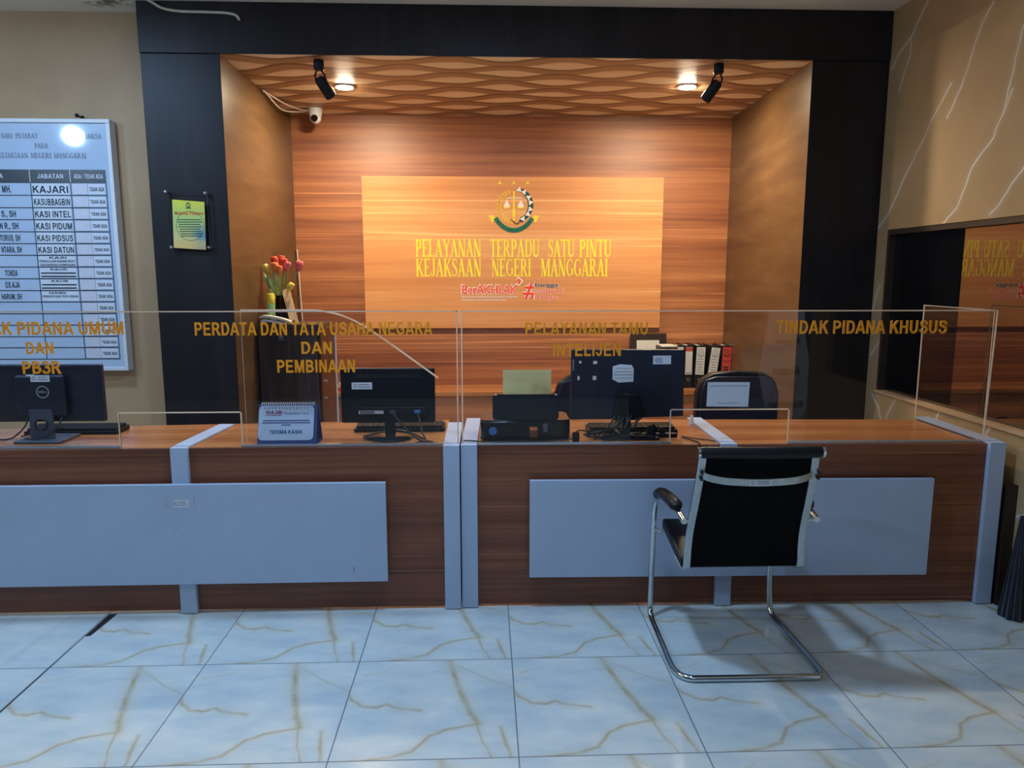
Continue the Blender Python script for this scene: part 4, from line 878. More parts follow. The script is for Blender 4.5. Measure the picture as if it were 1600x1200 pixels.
# desk calendar style notice
t = thing('flip_stand', 'navy spiral-bound flip stand with a pale blue notice on the left counter', 'flip stand', (-0.875, 3.2620, ZT))
tilt = math.atan2(0.062, 0.172)
MB().prism([(3.2240, ZT), (3.2280, ZT), (3.2900, 0.932), (3.2860, 0.932)], -1.014, -0.752, 'x').build('front_card', M['navy_ink'], t)
MB().prism([(3.3520, ZT), (3.3560, ZT), (3.2900, 0.932), (3.2865, 0.932)], -1.014, -0.752, 'x').prism([(3.2280, ZT), (3.3540, ZT), (3.3540, ZT+0.002), (3.2280, ZT+0.002)], -1.0, -0.75, 'x').build('rear_card', M['navy_ink'], t)
U = Vector((1, 0, 0)); V = Vector((0, 0.062, 0.1745)).normalized(); N = Vector((0, -0.942, 0.335)); O = Vector((-1.014, 3.2235, ZT))
def fl(mb, geo, u0, u1, v0, v1, d=0.0008, mi=0): mb.plane2d(geo, O+U*u0+V*v0, U*(u1-u0), V*(v1-v0), N, d, mi)
pg = MB(); pp = rrect(0.002, 0.247, 0.021, 0.178, 0.020); pg.plane2d((pp, [tuple(range(len(pp)))]), O, U, V, N, 0.0013); pgo = pg.build('page', M['board_face'], t)
g = MB(); fl(g, block('WAJIB'), 0.032, 0.103, 0.138, 0.155, 0.002); fl(g, R4(0, 1, 0, 1), 0.031, 0.104, 0.1325, 0.1345, 0.002); g.build('printed_heading', M['maroon_ink'], pgo)
g = MB(); fl(g, sans('Mengisi Buku Tamu', 0.0), 0.112, 0.222, 0.136, 0.147, 0.002); g.build('printed_text', M['blue_ink'], pgo)
g = MB()
for v, a, b in ((0.110, 0.022, 0.228), (0.100, 0.018, 0.230), (0.090, 0.105, 0.145)): fl(g, R4(0, 1, 0, 1), a, b, v-0.0022, v+0.0022, 0.002)
fl(g, block('TERIMA KASIH'), 0.052, 0.196, 0.050, 0.067, 0.002); g.build('printed_text', M['navy_ink'], pgo)
g = MB()
for i in range(13): c = arc(0.028+i*0.0158, 0.1665, 0.0028, 0.0028, 0, 360, 10)[:-1]; g.plane2d((c, [tuple(range(10))]), O, U, V, N, 0.002)
g.build('punched_holes', M['ink'], pgo)
g = MB()
for i in range(26): x = -1.000+i*0.0093; g.tube([(x, 3.2880+0.009*math.cos(a), 0.930+0.009*math.sin(a)) for a in [k*math.pi/5 for k in range(10)]], 0.0014, 5, closed=True)
g.build('spiral_binding', M['white'], t, smooth=60)
# printer
t = thing('printer', 'black desktop printer seen from behind with a backlit white sheet standing in its rear tray', 'printer', (0.19, 3.35, ZT))
MB().prism(rrect(-0.020, 0.392, 3.258, 3.47, 0.035), ZT+0.006, 0.848, 'z').build('body', M['black_gloss'], t, bevel=0.004)
MB().prism(rrect(0.0, 0.372, 3.27, 3.46, 0.03), ZT, ZT+0.0055, 'z').build('foot', M['wire'], t)
MB().prism(rrect(-0.018, 0.390, 3.262, 3.468, 0.035), 0.8485, 0.855, 'z').build('top_lid', M['black_gloss'], t, bevel=0.002)
X = Matrix.Translation((0, 3.262, 0.856)) @ Matrix.Rotation(-0.30, 4, 'X')
MB().prism(rrect(0.036, 0.338, 0.0, 0.118, 0.016), 0, 0.007, 'y', X=X).build('paper_support', M['black_plastic'], t, bevel=0.002)
MB().prism([(0.085, 0.03), (0.304, 0.03), (0.308, 0.232), (0.084, 0.232)], 0.0085, 0.0095, 'y', X=X).build('paper_sheet', M['backlit_paper'], t)
for x in (0.051, 0.327): MB().ell((x, 3.296, 0.9655), (0.005, 0.004, 0.004), 10, 6).build('support_clip', M['cream_paper'], t, smooth=60)
g = MB(); c = arc(0.037, 0.806, 0.0185, 0.019, 0, 360, 28)[:-1]; g.plane2d((c, [tuple(range(28))]), (0, 3.2578, 0), (1, 0, 0), (0, 0, 1), (0, -1, 0), 0.0006); g.build('round_sticker', M['blue_ink'], t)
g = MB(); put(g, R4(0, 1, 0, 1), 0.205, 0.240, 0.808, 0.824, 3.2578, 0.0006); g.build('warning_label', M['tulip_orange'], t)
g = MB(); put(g, R4(0, 1, 0, 1), 0.205, 0.240, 0.775, 0.807, 3.2578, 0.0006); g.build('warning_label', M['brown'], t)
g = MB(); bars(g, 0.265, 0.288, 0.80, 0.84, 6, 3.2578, 0, 0.5, 0.5); g.build('rating_label', M['grey_ink'], t)
g = MB().tube(smooth_path([(-0.105, 3.22, 0.772), (-0.06, 3.215, 0.772), (-0.015, 3.222, 0.766), (0.04, 3.235, 0.762), (0.15, 3.235, 0.762), (0.28, 3.238, 0.762), (0.36, 3.235, 0.768), (0.40, 3.24, 0.772)]), 0.003, 8)
tag(g.build('printer_cable', M['wire'], smooth=60), 'thin black cable running over the white post and along the printer base', 'cable')
t = thing('power_adapter', 'small black power adapter standing on the counter right of the printer', 'adapter', (0.413, 3.235, ZT))
MB().box(0.398, 0.428, 3.225, 3.250, ZT, 0.802).build('body', M['black_plastic'], t, bevel=0.003)
MB().tube(smooth_path([(0.412, 3.24, 0.800), (0.43, 3.25, 0.808), (0.47, 3.28, 0.795), (0.52, 3.30, 0.768)]), 0.003, 8).build('cable', M['wire'], t, smooth=60)
# all-in-one computer
t = thing('computer_monitor', 'large dark blue all-in-one computer seen from behind on the right counter', 'monitor', (0.665, 3.34, ZT), 'monitors on the counters')
MB().prism([(0.401, 0.839), (0.931, 0.852), (0.924, 1.166), (0.400, 1.169)], 3.335, 3.362, 'y').build('screen_housing', M['navy_plastic'], t, bevel=0.006)
MB().prism([(0.595, 0.842), (0.730, 0.842), (0.718, 0.968), (0.612, 0.968)], 3.300, 3.3345, 'y').build('stand_hinge', M['black_plastic'], t, bevel=0.010)
MB().box(0.645, 0.685, 3.345, 3.360, 0.765, 0.842).build('stand_neck', M['black_plastic'], t, bevel=0.003)
MB().prism(rrect(0.535, 0.805, 3.250, 3.40, 0.02), ZT, 0.766, 'z').build('stand_base', M['black_plastic'], t, bevel=0.003)
g = MB(); pp = [(0.592, 1.09), (0.626, 1.10), (0.680, 1.096), (0.690, 1.078), (0.690, 1.018), (0.622, 1.014), (0.592, 1.030)]; g.plane2d((pp, [tuple(range(7))]), (0, 3.3345, 0), (1, 0, 0), (0, 0, 1), (0, -1, 0), 0.0006)
bars(g, 0.60, 0.685, 1.028, 1.088, 4, 3.3339, 1, 0.12, 0.2); g.build('torn_paper_label', [M['paper'], M['grey_ink']], t)
g = MB(); put(g, R4(0, 1, 0, 1), 0.779, 0.863, 1.099, 1.139, 3.3345, 0.0006); bars(g, 0.785, 0.825, 1.104, 1.13, 4, 3.3339, 1, 0.3, 0.3); g.build('inventory_sticker', [M['paper'], M['blue_ink']], t)
g = MB()
for x, z, w, h in ((0.441, 1.110, 0.008, 0.009), (0.510, 1.108, 0.014, 0.012), (0.434, 1.036, 0.008, 0.016), (0.508, 1.036, 0.013, 0.016)): pp = [(x-w*.7, z-h*.4), (x, z-h*.7), (x+w*.8, z-h*.3), (x+w*.6, z+h*.6), (x-w*.5, z+h*.7)]; g.plane2d((pp, [tuple(range(5))]), (0, 3.3345, 0), (1, 0, 0), (0, 0, 1), (0, -1, 0), 0.0006)
g.build('tape_remnants', M['cream_paper'], t)
g = MB(); put(g, R4(0, 1, 0, 1), 0.4035, 0.414, 1.068, 1.125, 3.3345, 0.0006)
v, f = sans('Lenovo', 0.02); g.plane2d(([(-p[1], p[0]) for p in v], f), (0.4125, 3.3336, 1.074), (0.007, 0, 0), (0, 0, 0.046), (0, -1, 0), 0.0006, 1); g.build('logo', [M['grey_plastic'], M['alu']], t)
for i in range(7):
    a = Vector((0.60+i*0.02, 3.297, 0.86+0.006*math.sin(i*2))); e = Vector((0.48+0.035*i, 3.36-0.02*(i % 3), 0.765+0.003*(i % 2)))
    m1 = a+Vector((-0.03+0.02*(i % 2), -0.02, -0.04)); m2 = (a+e)/2+Vector((0.02*math.cos(i*2.1), -0.03, -0.025+0.01*(i % 3)))
    MB().tube(smooth_path([a, m1, m2, e]), 0.004, 7).build('cable', M['wire'], t, smooth=60)
g = MB()
for i in range(5):
    ph = i*1.3; g.tube(smooth_path([(0.50+0.02*i, 3.27+0.01*i, 0.763), (0.52+0.07*math.cos(ph), 3.30+0.03*math.sin(ph), 0.775), (0.60, 3.33, 0.772+0.006*i), (0.68+0.05*math.sin(ph), 3.28+0.02*math.cos(ph), 0.772), (0.78, 3.27+0.02*i, 0.770)]), 0.0042, 7)
tag(g.build('cable_tangle', M['wire'], smooth=60), 'tangle of black cables lying on the base of the all-in-one computer', 'cables', kind='stuff')
t = thing('cup', 'small brass-coloured cup behind the all-in-one computer stand', 'cup', (0.668, 3.555, ZT))
MB().lathe([(0.026, 0), (0.030, 0.003), (0.034, 0.062), (0.031, 0.062), (0.027, 0.006)], (0.668, 3.56, ZT), 28).build('bowl', M['brass'], t, smooth=40)
t = thing('webcam', 'small black webcam lying on the right counter beside the keyboard', 'webcam', (0.80, 3.32, ZT))
MB().tube([(0.775, 3.325, ZT+0.005), (0.780, 3.325, 0.802), (0.776, 3.327, 0.814)], [0.022, 0.022, 0.017], 16).build('body', M['black_plastic'], t, smooth=40)
MB().box(0.79, 0.90, 3.31, 3.345, ZT, 0.776).build('clip', M['black_plastic'], t, bevel=0.006)
MB().lathe([(0.014, 0), (0.015, 0.024), (0.010, 0.03)], (0.832, 3.33, 0.7765), 16).build('knob', M['black_plastic'], t, smooth=40)
tag(MB().tube(smooth_path([(0.915, 3.30, 0.763), (0.935, 3.25, 0.763), (0.950, 3.195, 0.765), (0.955, 3.160, 0.766), (0.960, 3.148, 0.745), (0.965, 3.142, 0.71), (0.99, 3.13, 0.675), (1.03, 3.125, 0.66), (1.07, 3.125, 0.655)]), 0.0035, 8).build('cable', M['wire'], smooth=60), 'thin black cable hanging over the front edge of the right counter behind the visitor chair', 'cable')
tag(MB().tube(smooth_path([(0.92, 3.32, 0.7615), (0.97, 3.27, 0.7615), (1.02, 3.24, 0.7615), (1.045, 3.21, 0.7615)]), 0.0028, 8).build('cable', M['wire'], smooth=60), 'thin black cable lying on the right worktop beside the white strip', 'cable')
t = thing('plastic_wrap', 'small piece of clear plastic wrap beside the white strip on the right counter', 'plastic wrap', (1.0, 3.60, ZT))
MB().box(0.955, 1.045, 3.60, 3.602, ZT, 0.80).build('film', M['acrylic'], t); MB().prism([(1.035, ZT), (1.06, ZT+0.004), (1.052, 0.805), (1.04, 0.808)], 3.592, 3.600, 'y').build('crumpled_end', M['white_vinyl'], t)

# ------------------------------------------------------------------ visitor chair
t = thing('visitor_chair', 'black cantilever visitor chair with chrome frame standing before the right counter', 'chair', (1.0, 2.75, 0))
r = 0.0125
L_ = [(0.744, 2.605, 0.596), (0.738, 2.70, 0.612), (0.735, 2.86, 0.602), (0.734, 2.95, 0.586), (0.734, 3.005, 0.555), (0.735, 3.035, 0.50), (0.734, 3.045, 0.40), (0.731, 3.045, 0.20), (0.730, 3.045, 0.07), (0.729, 3.03, 0.03), (0.728, 2.99, 0.0127), (0.722, 2.80, 0.0127), (0.717, 2.63, 0.0127), (0.721, 2.58, 0.0127), (0.736, 2.543, 0.0127), (0.765, 2.523, 0.0127), (0.82, 2.519, 0.0127)]
Rr = [(1.21, 2.516, 0.0127), (1.245, 2.521, 0.0127), (1.268, 2.547, 0.0127), (1.275, 2.62, 0.0127), (1.272, 2.80, 0.0127), (1.270, 2.99, 0.0127), (1.268, 3.03, 0.03), (1.266, 3.045, 0.07), (1.260, 3.045, 0.20), (1.256, 3.045, 0.40), (1.254, 3.035, 0.50), (1.252, 3.005, 0.555), (1.251, 2.95, 0.586), (1.251, 2.86, 0.602), (1.251, 2.70, 0.612), (1.249, 2.605, 0.596)]
MB().tube(smooth_path(L_+Rr, 5), r, 14).build('tube_frame', M['chrome'], t, smooth=60)
for x, P in ((0.735, L_), (1.251, Rr[::-1])):
    pts = smooth_path([(x, 2.672, 0.628), (x, 2.73, 0.630), (x, 2.86, 0.620), (x, 2.94, 0.604), (x, 2.99, 0.574)], 6); n = len(pts)
    MB().tube(pts, [0.013+0.010*min(1, i/3, (n-1-i)/3) for i in range(n)], 14, flat=1.15).build('armrest_pad', M['leather'], t, smooth=60)
prof = [(2.470, 0.892), (2.490, 0.835), (2.520, 0.760), (2.560, 0.675), (2.600, 0.600), (2.632, 0.530), (2.652, 0.460), (2.660, 0.41), (2.668, 0.385), (2.690, 0.368), (2.720, 0.366), (2.80, 0.378), (2.92, 0.402), (3.02, 0.422)]
def offp(p, d):
    out = []
    for i in range(len(p)):
        a = p[max(0, i-1)]; b = p[min(len(p)-1, i+1)]; dx, dy = b[0]-a[0], b[1]-a[1]; l = math.hypot(dx, dy); out.append((p[i][0]-dy/l*d, p[i][1]+dx/l*d))
    return out
def lx(i): return 0.752+0.012*min(1, max(0, (0.892-prof[i][1])/0.5))
def rx(i): return 1.182+0.056*min(1, max(0, (0.892-prof[i][1])/0.5))
inner = offp(prof, 0.009)
for side in (0, 1):
    g = MB(); vs = []; n = len(prof)
    for i in range(n):
        xo = lx(i) if side == 0 else rx(i)-0.027
        for P in (prof[i], inner[i]): vs += [(xo, P[0], P[1]), (xo+0.027, P[0], P[1])]
    fs = []
    for i in range(n-1):
        a, b = 4*i, 4*i+4; fs += [(a, a+1, b+1, b), (a+2, b+2, b+3, a+3), (a, b, b+2, a+2), (a+1, a+3, b+3, b+1)]
    fs += [(0, 2, 3, 1), (4*n-4, 4*n-3, 4*n-1, 4*n-2)]
    g.add(vs, fs).build('side_rail', M['brushed'], t, smooth=30, bevel=0.002)
    xo = lx(3) if side == 0 else rx(3)-0.027
    for z, y in ((0.815, 2.497), (0.792, 2.506)): MB().tube([(xo+0.0135, y-0.009, z-0.004), (xo+0.0135, y+0.004, z)], 0.0065, 12).build('bolt', M['wire'], t, smooth=40)
    xa = 0.744 if side == 0 else 1.249; xc = lx(5)+0.01 if side == 0 else rx(5)-0.01
    MB().tube([(xa, 2.612, 0.596), (xc, 2.618, 0.594)], 0.008, 10).build('arm_bracket', M['chrome'], t, smooth=40)
    xs = 0.733 if side == 0 else 1.257; xi = 0.765 if side == 0 else 1.235
    MB().tube([(xs, 3.043, 0.41), (xi, 3.0, 0.412)], 0.008, 10).build('seat_bracket', M['chrome'], t, smooth=40)
# backrest panel and seat between the rails
def sheet(i0, i1, din, dout, ins):
    g = MB(); a = offp(prof, din); b = offp(prof, dout); vs = []; n = i1-i0+1
    for i in range(i0, i1+1):
        for P in (a[i], b[i]): vs += [(lx(i)+ins, P[0], P[1]), (rx(i)-ins, P[0], P[1])]
    fs = []
    for k in range(n-1):
        p, q = 4*k, 4*k+4; fs += [(p, p+1, q+1, q), (p+2, q+2, q+3, p+3), (p, q, q+2, p+2), (p+1, p+3, q+3, q+1)]
    fs += [(0, 2, 3, 1), (4*n-4, 4*n-3, 4*n-1, 4*n-2)]; return g.add(vs, fs)
sheet(0, 9, 0.0095, 0.026, 0.004).build('backrest', M['mesh_fabric'], t, smooth=30, bevel=0.003)
sheet(9, 13, 0.0095, 0.050, 0.0).build('seat', M['leather'], t, smooth=30, bevel=0.010)
MB().tube([(0.752, 2.470, 0.893), (0.765, 2.468, 0.894), (1.0, 2.462, 0.891), (1.17, 2.466, 0.893), (1.182, 2.468, 0.893)], [0.019, 0.021, 0.022, 0.021, 0.019], 18).build('top_roll', M['leather'], t, smooth=60)
for x in (0.7465, 1.1875): MB().tube([(x-0.0045, 2.468, 0.893), (x+0.0045, 2.468, 0.893)], 0.021, 20).build('roll_cap', M['chrome'], t, smooth=40)
cb_ = smooth_path([(0.772, 2.488, 0.805), (0.80, 2.472, 0.798), (0.86, 2.462, 0.790), (0.97, 2.458, 0.786), (1.08, 2.462, 0.790), (1.135, 2.472, 0.798), (1.165, 2.488, 0.805)], 5)
g = MB(); vs = []; n = len(cb_)
for p in cb_:
    for dy in (-0.003, 0.003):
        for dz in (-0.013, 0.013): vs.append((p.x, p.y+dy, p.z+dz))
fs = []
for i in range(n-1):
    a, b = 4*i, 4*i+4; fs += [(a, a+1, b+1, b), (a+2, b+2, b+3, a+3), (a, b, b+2, a+2), (a+1, a+3, b+3, b+1)]
fs += [(0, 2, 3, 1), (4*n-4, 4*n-3, 4*n-1, 4*n-2)]
g.add(vs, fs).build('back_brace', M['brushed'], t, smooth=30, bevel=0.001)
sticker(t, 0.925, 1.008, 0.776, 0.797, 2.4545, rows_=2)

# ------------------------------------------------------------------ office chairs behind the counter
def office_chair(cx, cy, w, ztop, rot, lab):
    t = thing('office_chair', lab, 'office chair', (cx, cy, 0), 'office chairs behind the counters')
    h = w/2
    pts = [(-h*0.86, ztop-0.52), (h*0.86, ztop-0.52), (h, ztop-0.35), (h*1.0, ztop-0.13), (h*0.88, ztop-0.05), (h*0.62, ztop-0.012), (0, ztop), (-h*0.62, ztop-0.012), (-h*0.88, ztop-0.05), (-h, ztop-0.13), (-h, ztop-0.35)]
    MB().prism([(cx+x, z) for x, z in pts], cy-0.045, cy+0.03, 'y').build('backrest', M['leather'], t, bevel=0.02, seg=4)
    MB().prism([(cx+x*0.93, z) for x, z in [(p[0], min(p[1], ztop-0.03)) for p in pts]], cy-0.060, cy-0.046, 'y').build('back_shell', M['navy_plastic'], t, bevel=0.010, seg=3)
    MB().prism(rrect(cx-h, cx+h, cy-0.02, cy+0.46, 0.08), 0.40, 0.48, 'z').build('seat', M['leather'], t, bevel=0.025, seg=3)
    MB().box(cx-0.035, cx+0.035, cy-0.075, cy-0.061, 0.37, ztop-0.30).build('back_bracket', M['black_plastic'], t, bevel=0.004)
    for s_ in (-1, 1):
        MB().tube(smooth_path([(cx+s_*(h+0.02), cy+0.30, 0.42), (cx+s_*(h+0.045), cy+0.30, 0.55), (cx+s_*(h+0.04), cy+0.22, 0.63), (cx+s_*(h+0.03), cy+0.05, 0.635)]), 0.016, 10).build('armrest', M['black_plastic'], t, smooth=60)
    MB().lathe([(0.03, 0.09), (0.03, 0.30), (0.022, 0.30), (0.022, 0.40)], (cx, cy+0.22, 0), 16).build('gas_column', M['black_plastic'], t, smooth=40)
    for k in range(5):
        a = math.radians(72*k+18); e = (cx+0.29*math.cos(a), cy+0.22+0.29*math.sin(a))
        MB().tube([(cx, cy+0.22, 0.10), (e[0], e[1], 0.075)], [0.028, 0.017], 10).ell((e[0], e[1], 0.03), (0.028, 0.028, 0.03), 12, 8).build('base_leg', M['black_plastic'], t, smooth=60)
    t.rotation_euler.z = rot; return t
office_chair(1.435, 4.08, 0.475, 0.972, 0.0, 'black office chair behind the paper notice on the right counter')
office_chair(0.635, 4.16, 0.475, 0.952, 0.0, 'black office chair behind the printer and the all-in-one computer')

# ------------------------------------------------------------------ ledge things: binders and frame
def binder(x0, z1, lean, spine, w, lab, y=5.80, ring=True, red=False, top_red=False):
    t = thing('ring_binder', lab, 'binder', (x0, y, 0.60), 'ring binders on the niche ledge')
    H = 0.345
    MB().box(x0, x0+w, y, y+0.004, 0.6005, 0.6005+H).box(x0, x0+0.004, y+0.0045, y+0.235, 0.6005, 0.6005+H).box(x0+w-0.004, x0+w, y+0.0045, y+0.235, 0.6005, 0.6005+H).build('cover', M['wire'] if not red else M['wire'], t)
    MB().box(x0+0.008, x0+w-0.008, y+0.015, y+0.225, 0.62, 0.6005+H-0.012).build('paper_block', M['cream_paper'], t)
    g = MB(); m_ = 1 if red else 0
    if spine:
        put(g, R4(0, 1, 0, 1), x0+0.007, x0+w-0.007, 0.6005+H-0.235, 0.6005+H-0.012, y, 0.0008, m_)
        zt_ = 0.6005+H-0.012; c = x0+w/2
        if top_red: put(g, R4(0, 1, 0, 1), x0+0.007, x0+w-0.007, zt_-0.035, zt_-0.002, y-0.0008, 0.0006, 1); bars(g, x0+0.018, x0+w-0.018, zt_-0.022, zt_-0.012, 1, y-0.0014, 2, 0.6, 0.1); bars(g, x0+0.012, x0+w-0.012, zt_-0.218, zt_-0.205, 1, y-0.0008, 2, 0.5, 0.1)
        else:
            put(g, ribbon(arc(c, zt_-0.043, 0.020, 0.024, 0, 360, 20), 0.004), 0, 1, 0, 1, y-0.0008, 0.0006, 2); put(g, ribbon(arc(c, zt_-0.050, 0.027, 0.028, 200, 340, 10), 0.006), 0, 1, 0, 1, y-0.0008, 0.0006, 2)
            put(g, R4(0, 1, 0, 1), c-0.002, c+0.002, zt_-0.055, zt_-0.03, y-0.0008, 0.0006, 2)
            if red:
                bars(g, x0+0.014, x0+w-0.014, zt_-0.125, zt_-0.105, 2, y-0.0008, 2, 0.2, 0.1); bars(g, x0+0.018, x0+w-0.018, zt_-0.215, zt_-0.155, 3, y-0.0008, 2, 0.6, 0.25)
            else: bars(g, x0+0.014, x0+w-0.014, zt_-0.215, zt_-0.085, 6, y-0.0008, 2, 0.22, 0.4)
    if spine: g.build('spine_label', [M['cream_paper'], M['binder_red'], M['grey_ink'] if not red else M['ink']], t)
    if ring: MB().tube([(x0+w/2+0.011*math.cos(a), y-0.002, 0.668+0.011*math.sin(a)) for a in [k*math.pi/8 for k in range(16)]], 0.0028, 6, closed=True).build('finger_ring', M['alu'], t, smooth=60)
    t.rotation_euler.y = lean; return t
binder(1.545, 0, 0.0, True, 0.062, 'black ring binder standing half hidden behind the all-in-one computer, leftmost of the row')
binder(1.611, 0, 0.0, True, 0.070, 'black ring binder with a label that has a red top band', top_red=True)
binder(1.690, 0, 0.035, True, 0.084, 'black ring binder with upright white crest label, second left of the red-labelled binder')
binder(1.785, 0, 0.115, True, 0.084, 'black ring binder leaning right with white crest label, beside the red-labelled binder', y=5.80)
binder(1.903, 0, 0.02, True, 0.084, 'black ring binder with a red spine label at the right end of the row', red=True, y=5.79)
t = thing('picture_frame', 'dark frame with cream paper standing on the niche ledge above the all-in-one computer', 'frame', (1.34, 5.95, 0.60))
X = Matrix.Translation((0, 5.955, 0.602)) @ Matrix.Rotation(-0.14, 4, 'X')
MB().box(1.212, 1.512, 0, 0.018, 0, 0.428, X=X).build('frame', M['dark_brown'], t, bevel=0.002)
MB().box(1.262, 1.45, -0.002, -0.0005, 0.05, 0.372, X=X).build('mount', M['cream_paper'], t)
t = thing('document_box', 'grey document box lying behind the binders on the niche ledge', 'box', (1.48, 5.80, 0.60))
MB().box(1.405, 1.535, 5.745, 5.93, 0.601, 0.938).build('body', M['dark_brown'], t, bevel=0.002)
MB().box(1.41, 1.535, 5.75, 5.925, 0.9385, 0.947).build('papers', M['cream_paper'], t)

# ------------------------------------------------------------------ tall cabinet and what stands on it
CZ = 1.185
t = thing('tall_cabinet', 'tall dark wood cabinet against the left niche wall with its door ajar', 'cabinet', (-1.28, 5.07, 0))
MB().box(-1.480, -1.100, 4.85, 4.872, 0, CZ-0.03).box(-1.480, -1.458, 4.872, 5.22, 0, CZ-0.03).box(-1.458, -1.115, 5.20, 5.22, 0, CZ-0.03).box(-1.458, -1.12, 4.872, 5.20, 0.0, 0.06).build('carcass', M['cabinet_dark'], t, bevel=0.002)
MB().box(-1.488, -1.075, 4.842, 5.23, CZ-0.0295, CZ).build('top_board', M['cabinet_dark'], t, bevel=0.002)
X = Matrix.Translation((-1.0985, 4.875, 0)) @ Matrix.Rotation(-0.10, 4, 'Z')
dr = MB().box(0, 0.018, 0, 0.300, 0.07, CZ-0.035, X=X).build('door', M['cabinet_brown'], t, bevel=0.001)
MB().box(-0.004, 0.026, 0.3005, 0.312, 0.40, CZ-0.08, X=X).build('door_edge_strip', M['white'], dr)
for z in (1.02, 0.80, 0.685):
    MB().tube([X @ Vector((0.018, 0.045, z)), X @ Vector((0.036, 0.045, z))], [0.007, 0.010], 10).build('knob', M['alu'], dr, smooth=40)
g = MB(); put(g, R4(0, 1, 0, 1), -1.345, -1.318, 1.095, 1.115, 4.8495, 0.0008); put(g, R4(0, 1, 0, 1), -1.352, -1.312, 1.083, 1.088, 4.8495, 0.0008); g.build('maker_label', M['grey_ink'], t)
# vase of tulips
t = thing('flower_vase', 'dark glass vase of artificial tulips standing on the tall cabinet', 'vase', (-1.36, 5.08, CZ))
vx, vy = -1.385, 5.10
MB().lathe([(0.035, 0.0), (0.045, 0.005), (0.048, 0.06), (0.040, 0.15), (0.046, 0.185), (0.042, 0.185), (0.036, 0.15), (0.03, 0.02)], (vx, vy, CZ), 24).build('vase', M['vase'], t, smooth=40)
def tulip(fx, fz, m_, ang, sz=1.0, fy=5.06, low=False):
    fx *= 0.955; f = Vector((fx, fy, fz)); b = Vector((vx+0.2*(fx-vx), vy, CZ+0.18))
    st = MB().tube(smooth_path([b, (b+f)/2+Vector((0.01*math.copysign(1, vx-fx)*-1, 0, 0.01)), f]), 0.0035, 7).build('stem', M['leaf'], t, smooth=60)
    g = MB()
    R_ = Matrix.Translation(f) @ Matrix.Rotation(ang, 4, 'Y')
    for k in range(6):
        a = k*math.pi/3; rr = 0.013*sz if k % 2 else 0.010*sz
        Xp = R_ @ Matrix.Translation((rr*math.cos(a), rr*math.sin(a), 0.020*sz)) @ Matrix.Rotation(a, 4, 'Z') @ Matrix.Rotation(0.16, 4, 'Y')
        g.ell((0, 0, 0), (0.011*sz, 0.019*sz, 0.036*sz), 10, 8, X=Xp)
    g.build('tulip_flower', m_, t, smooth=70)
def fx_(px): return -1.493+(px-429)*0.00431
tulip(-1.523, 1.530, M['tulip_yellow'], -0.5, 0.95); tulip(-1.470, 1.575, M['tulip_red'], -0.15, 1.0); tulip(-1.437, 1.585, M['tulip_red'], 0.1, 0.95, 5.10); tulip(-1.462, 1.535, M['tulip_orange'], 0.0, 1.0, 5.02); tulip(-1.415, 1.560, M['tulip_red'], 0.2, 1.05, 5.05); tulip(-1.392, 1.545, M['tulip_pink'], 0.35, 0.95, 5.04); tulip(-1.316, 1.545, M['tulip_pink'], 0.25, 1.05, 5.08); tulip(-1.430, 1.525, M['tulip_orange'], 0.1, 0.8, 5.0)
tulip(-1.365, 1.415, M['tulip_yellow'], 0.7, 0.85, 4.98)
for a, b, w, m_ in (((-1.40, 5.04, 1.375), (-1.475, 5.02, 1.52), 0.020, M['leaf']), ((-1.395, 5.03, 1.37), (-1.44, 5.0, 1.51), 0.019, M['leaf_light']), ((-1.385, 5.03, 1.37), (-1.395, 5.0, 1.53), 0.021, M['leaf_light']), ((-1.375, 5.04, 1.37), (-1.365, 5.01, 1.50), 0.015, M['leaf']), ((-1.40, 5.02, 1.35), (-1.43, 4.99, 1.42), 0.013, M['leaf_light']), ((-1.38, 5.06, 1.36), (-1.42, 5.06, 1.53), 0.018, M['leaf'])):
    a, b = Vector(a), Vector(b); n = 9; g = MB().tube([a.lerp(b, i/(n-1))+Vector((0, -0.012*math.sin(math.pi*i/(n-1)), 0)) for i in range(n)], [max(0.002, w*math.sin(math.pi*min(0.97, 0.08+0.9*i/(n-1)))) for i in range(n)], 10, flat=0.3)
    g.build('leaf', m_, t, smooth=60)
t = thing('paper_roll', 'green wrapped roll with yellow top standing on the tall cabinet beside the vase', 'roll', (-1.413, 4.97, CZ))
MB().lathe([(0.024, 0), (0.026, 0.003), (0.026, 0.135)], (-1.418, 4.955, CZ), 24).build('wrapper', M['green_roll'], t, smooth=40)
MB().lathe([(0.0262, 0.1355), (0.027, 0.14), (0.026, 0.19), (0.020, 0.20), (0.002, 0.201)], (-1.418, 4.955, CZ), 24).build('cap', M['yellow_cap'], t, smooth=40)
t = thing('wooden_slat', 'pale wooden slat leaning against the vase on the tall cabinet', 'slat', (-1.25, 4.93, CZ))
X = Matrix.Translation((-1.232, 4.915, CZ+0.0045)) @ Matrix.Rotation(-0.335, 4, 'Y') @ Matrix.Rotation(-0.42, 4, 'X')
MB().box(-0.052, 0.0, 0, 0.008, 0, 0.268, X=X).build('slat', M['plank'], t, bevel=0.001)
MB().tube([X @ Vector((-0.026, -0.0015, 0.025)), X @ Vector((-0.026, -0.0005, 0.025))], 0.009, 16).build('peg_hole', M['brown'], t)
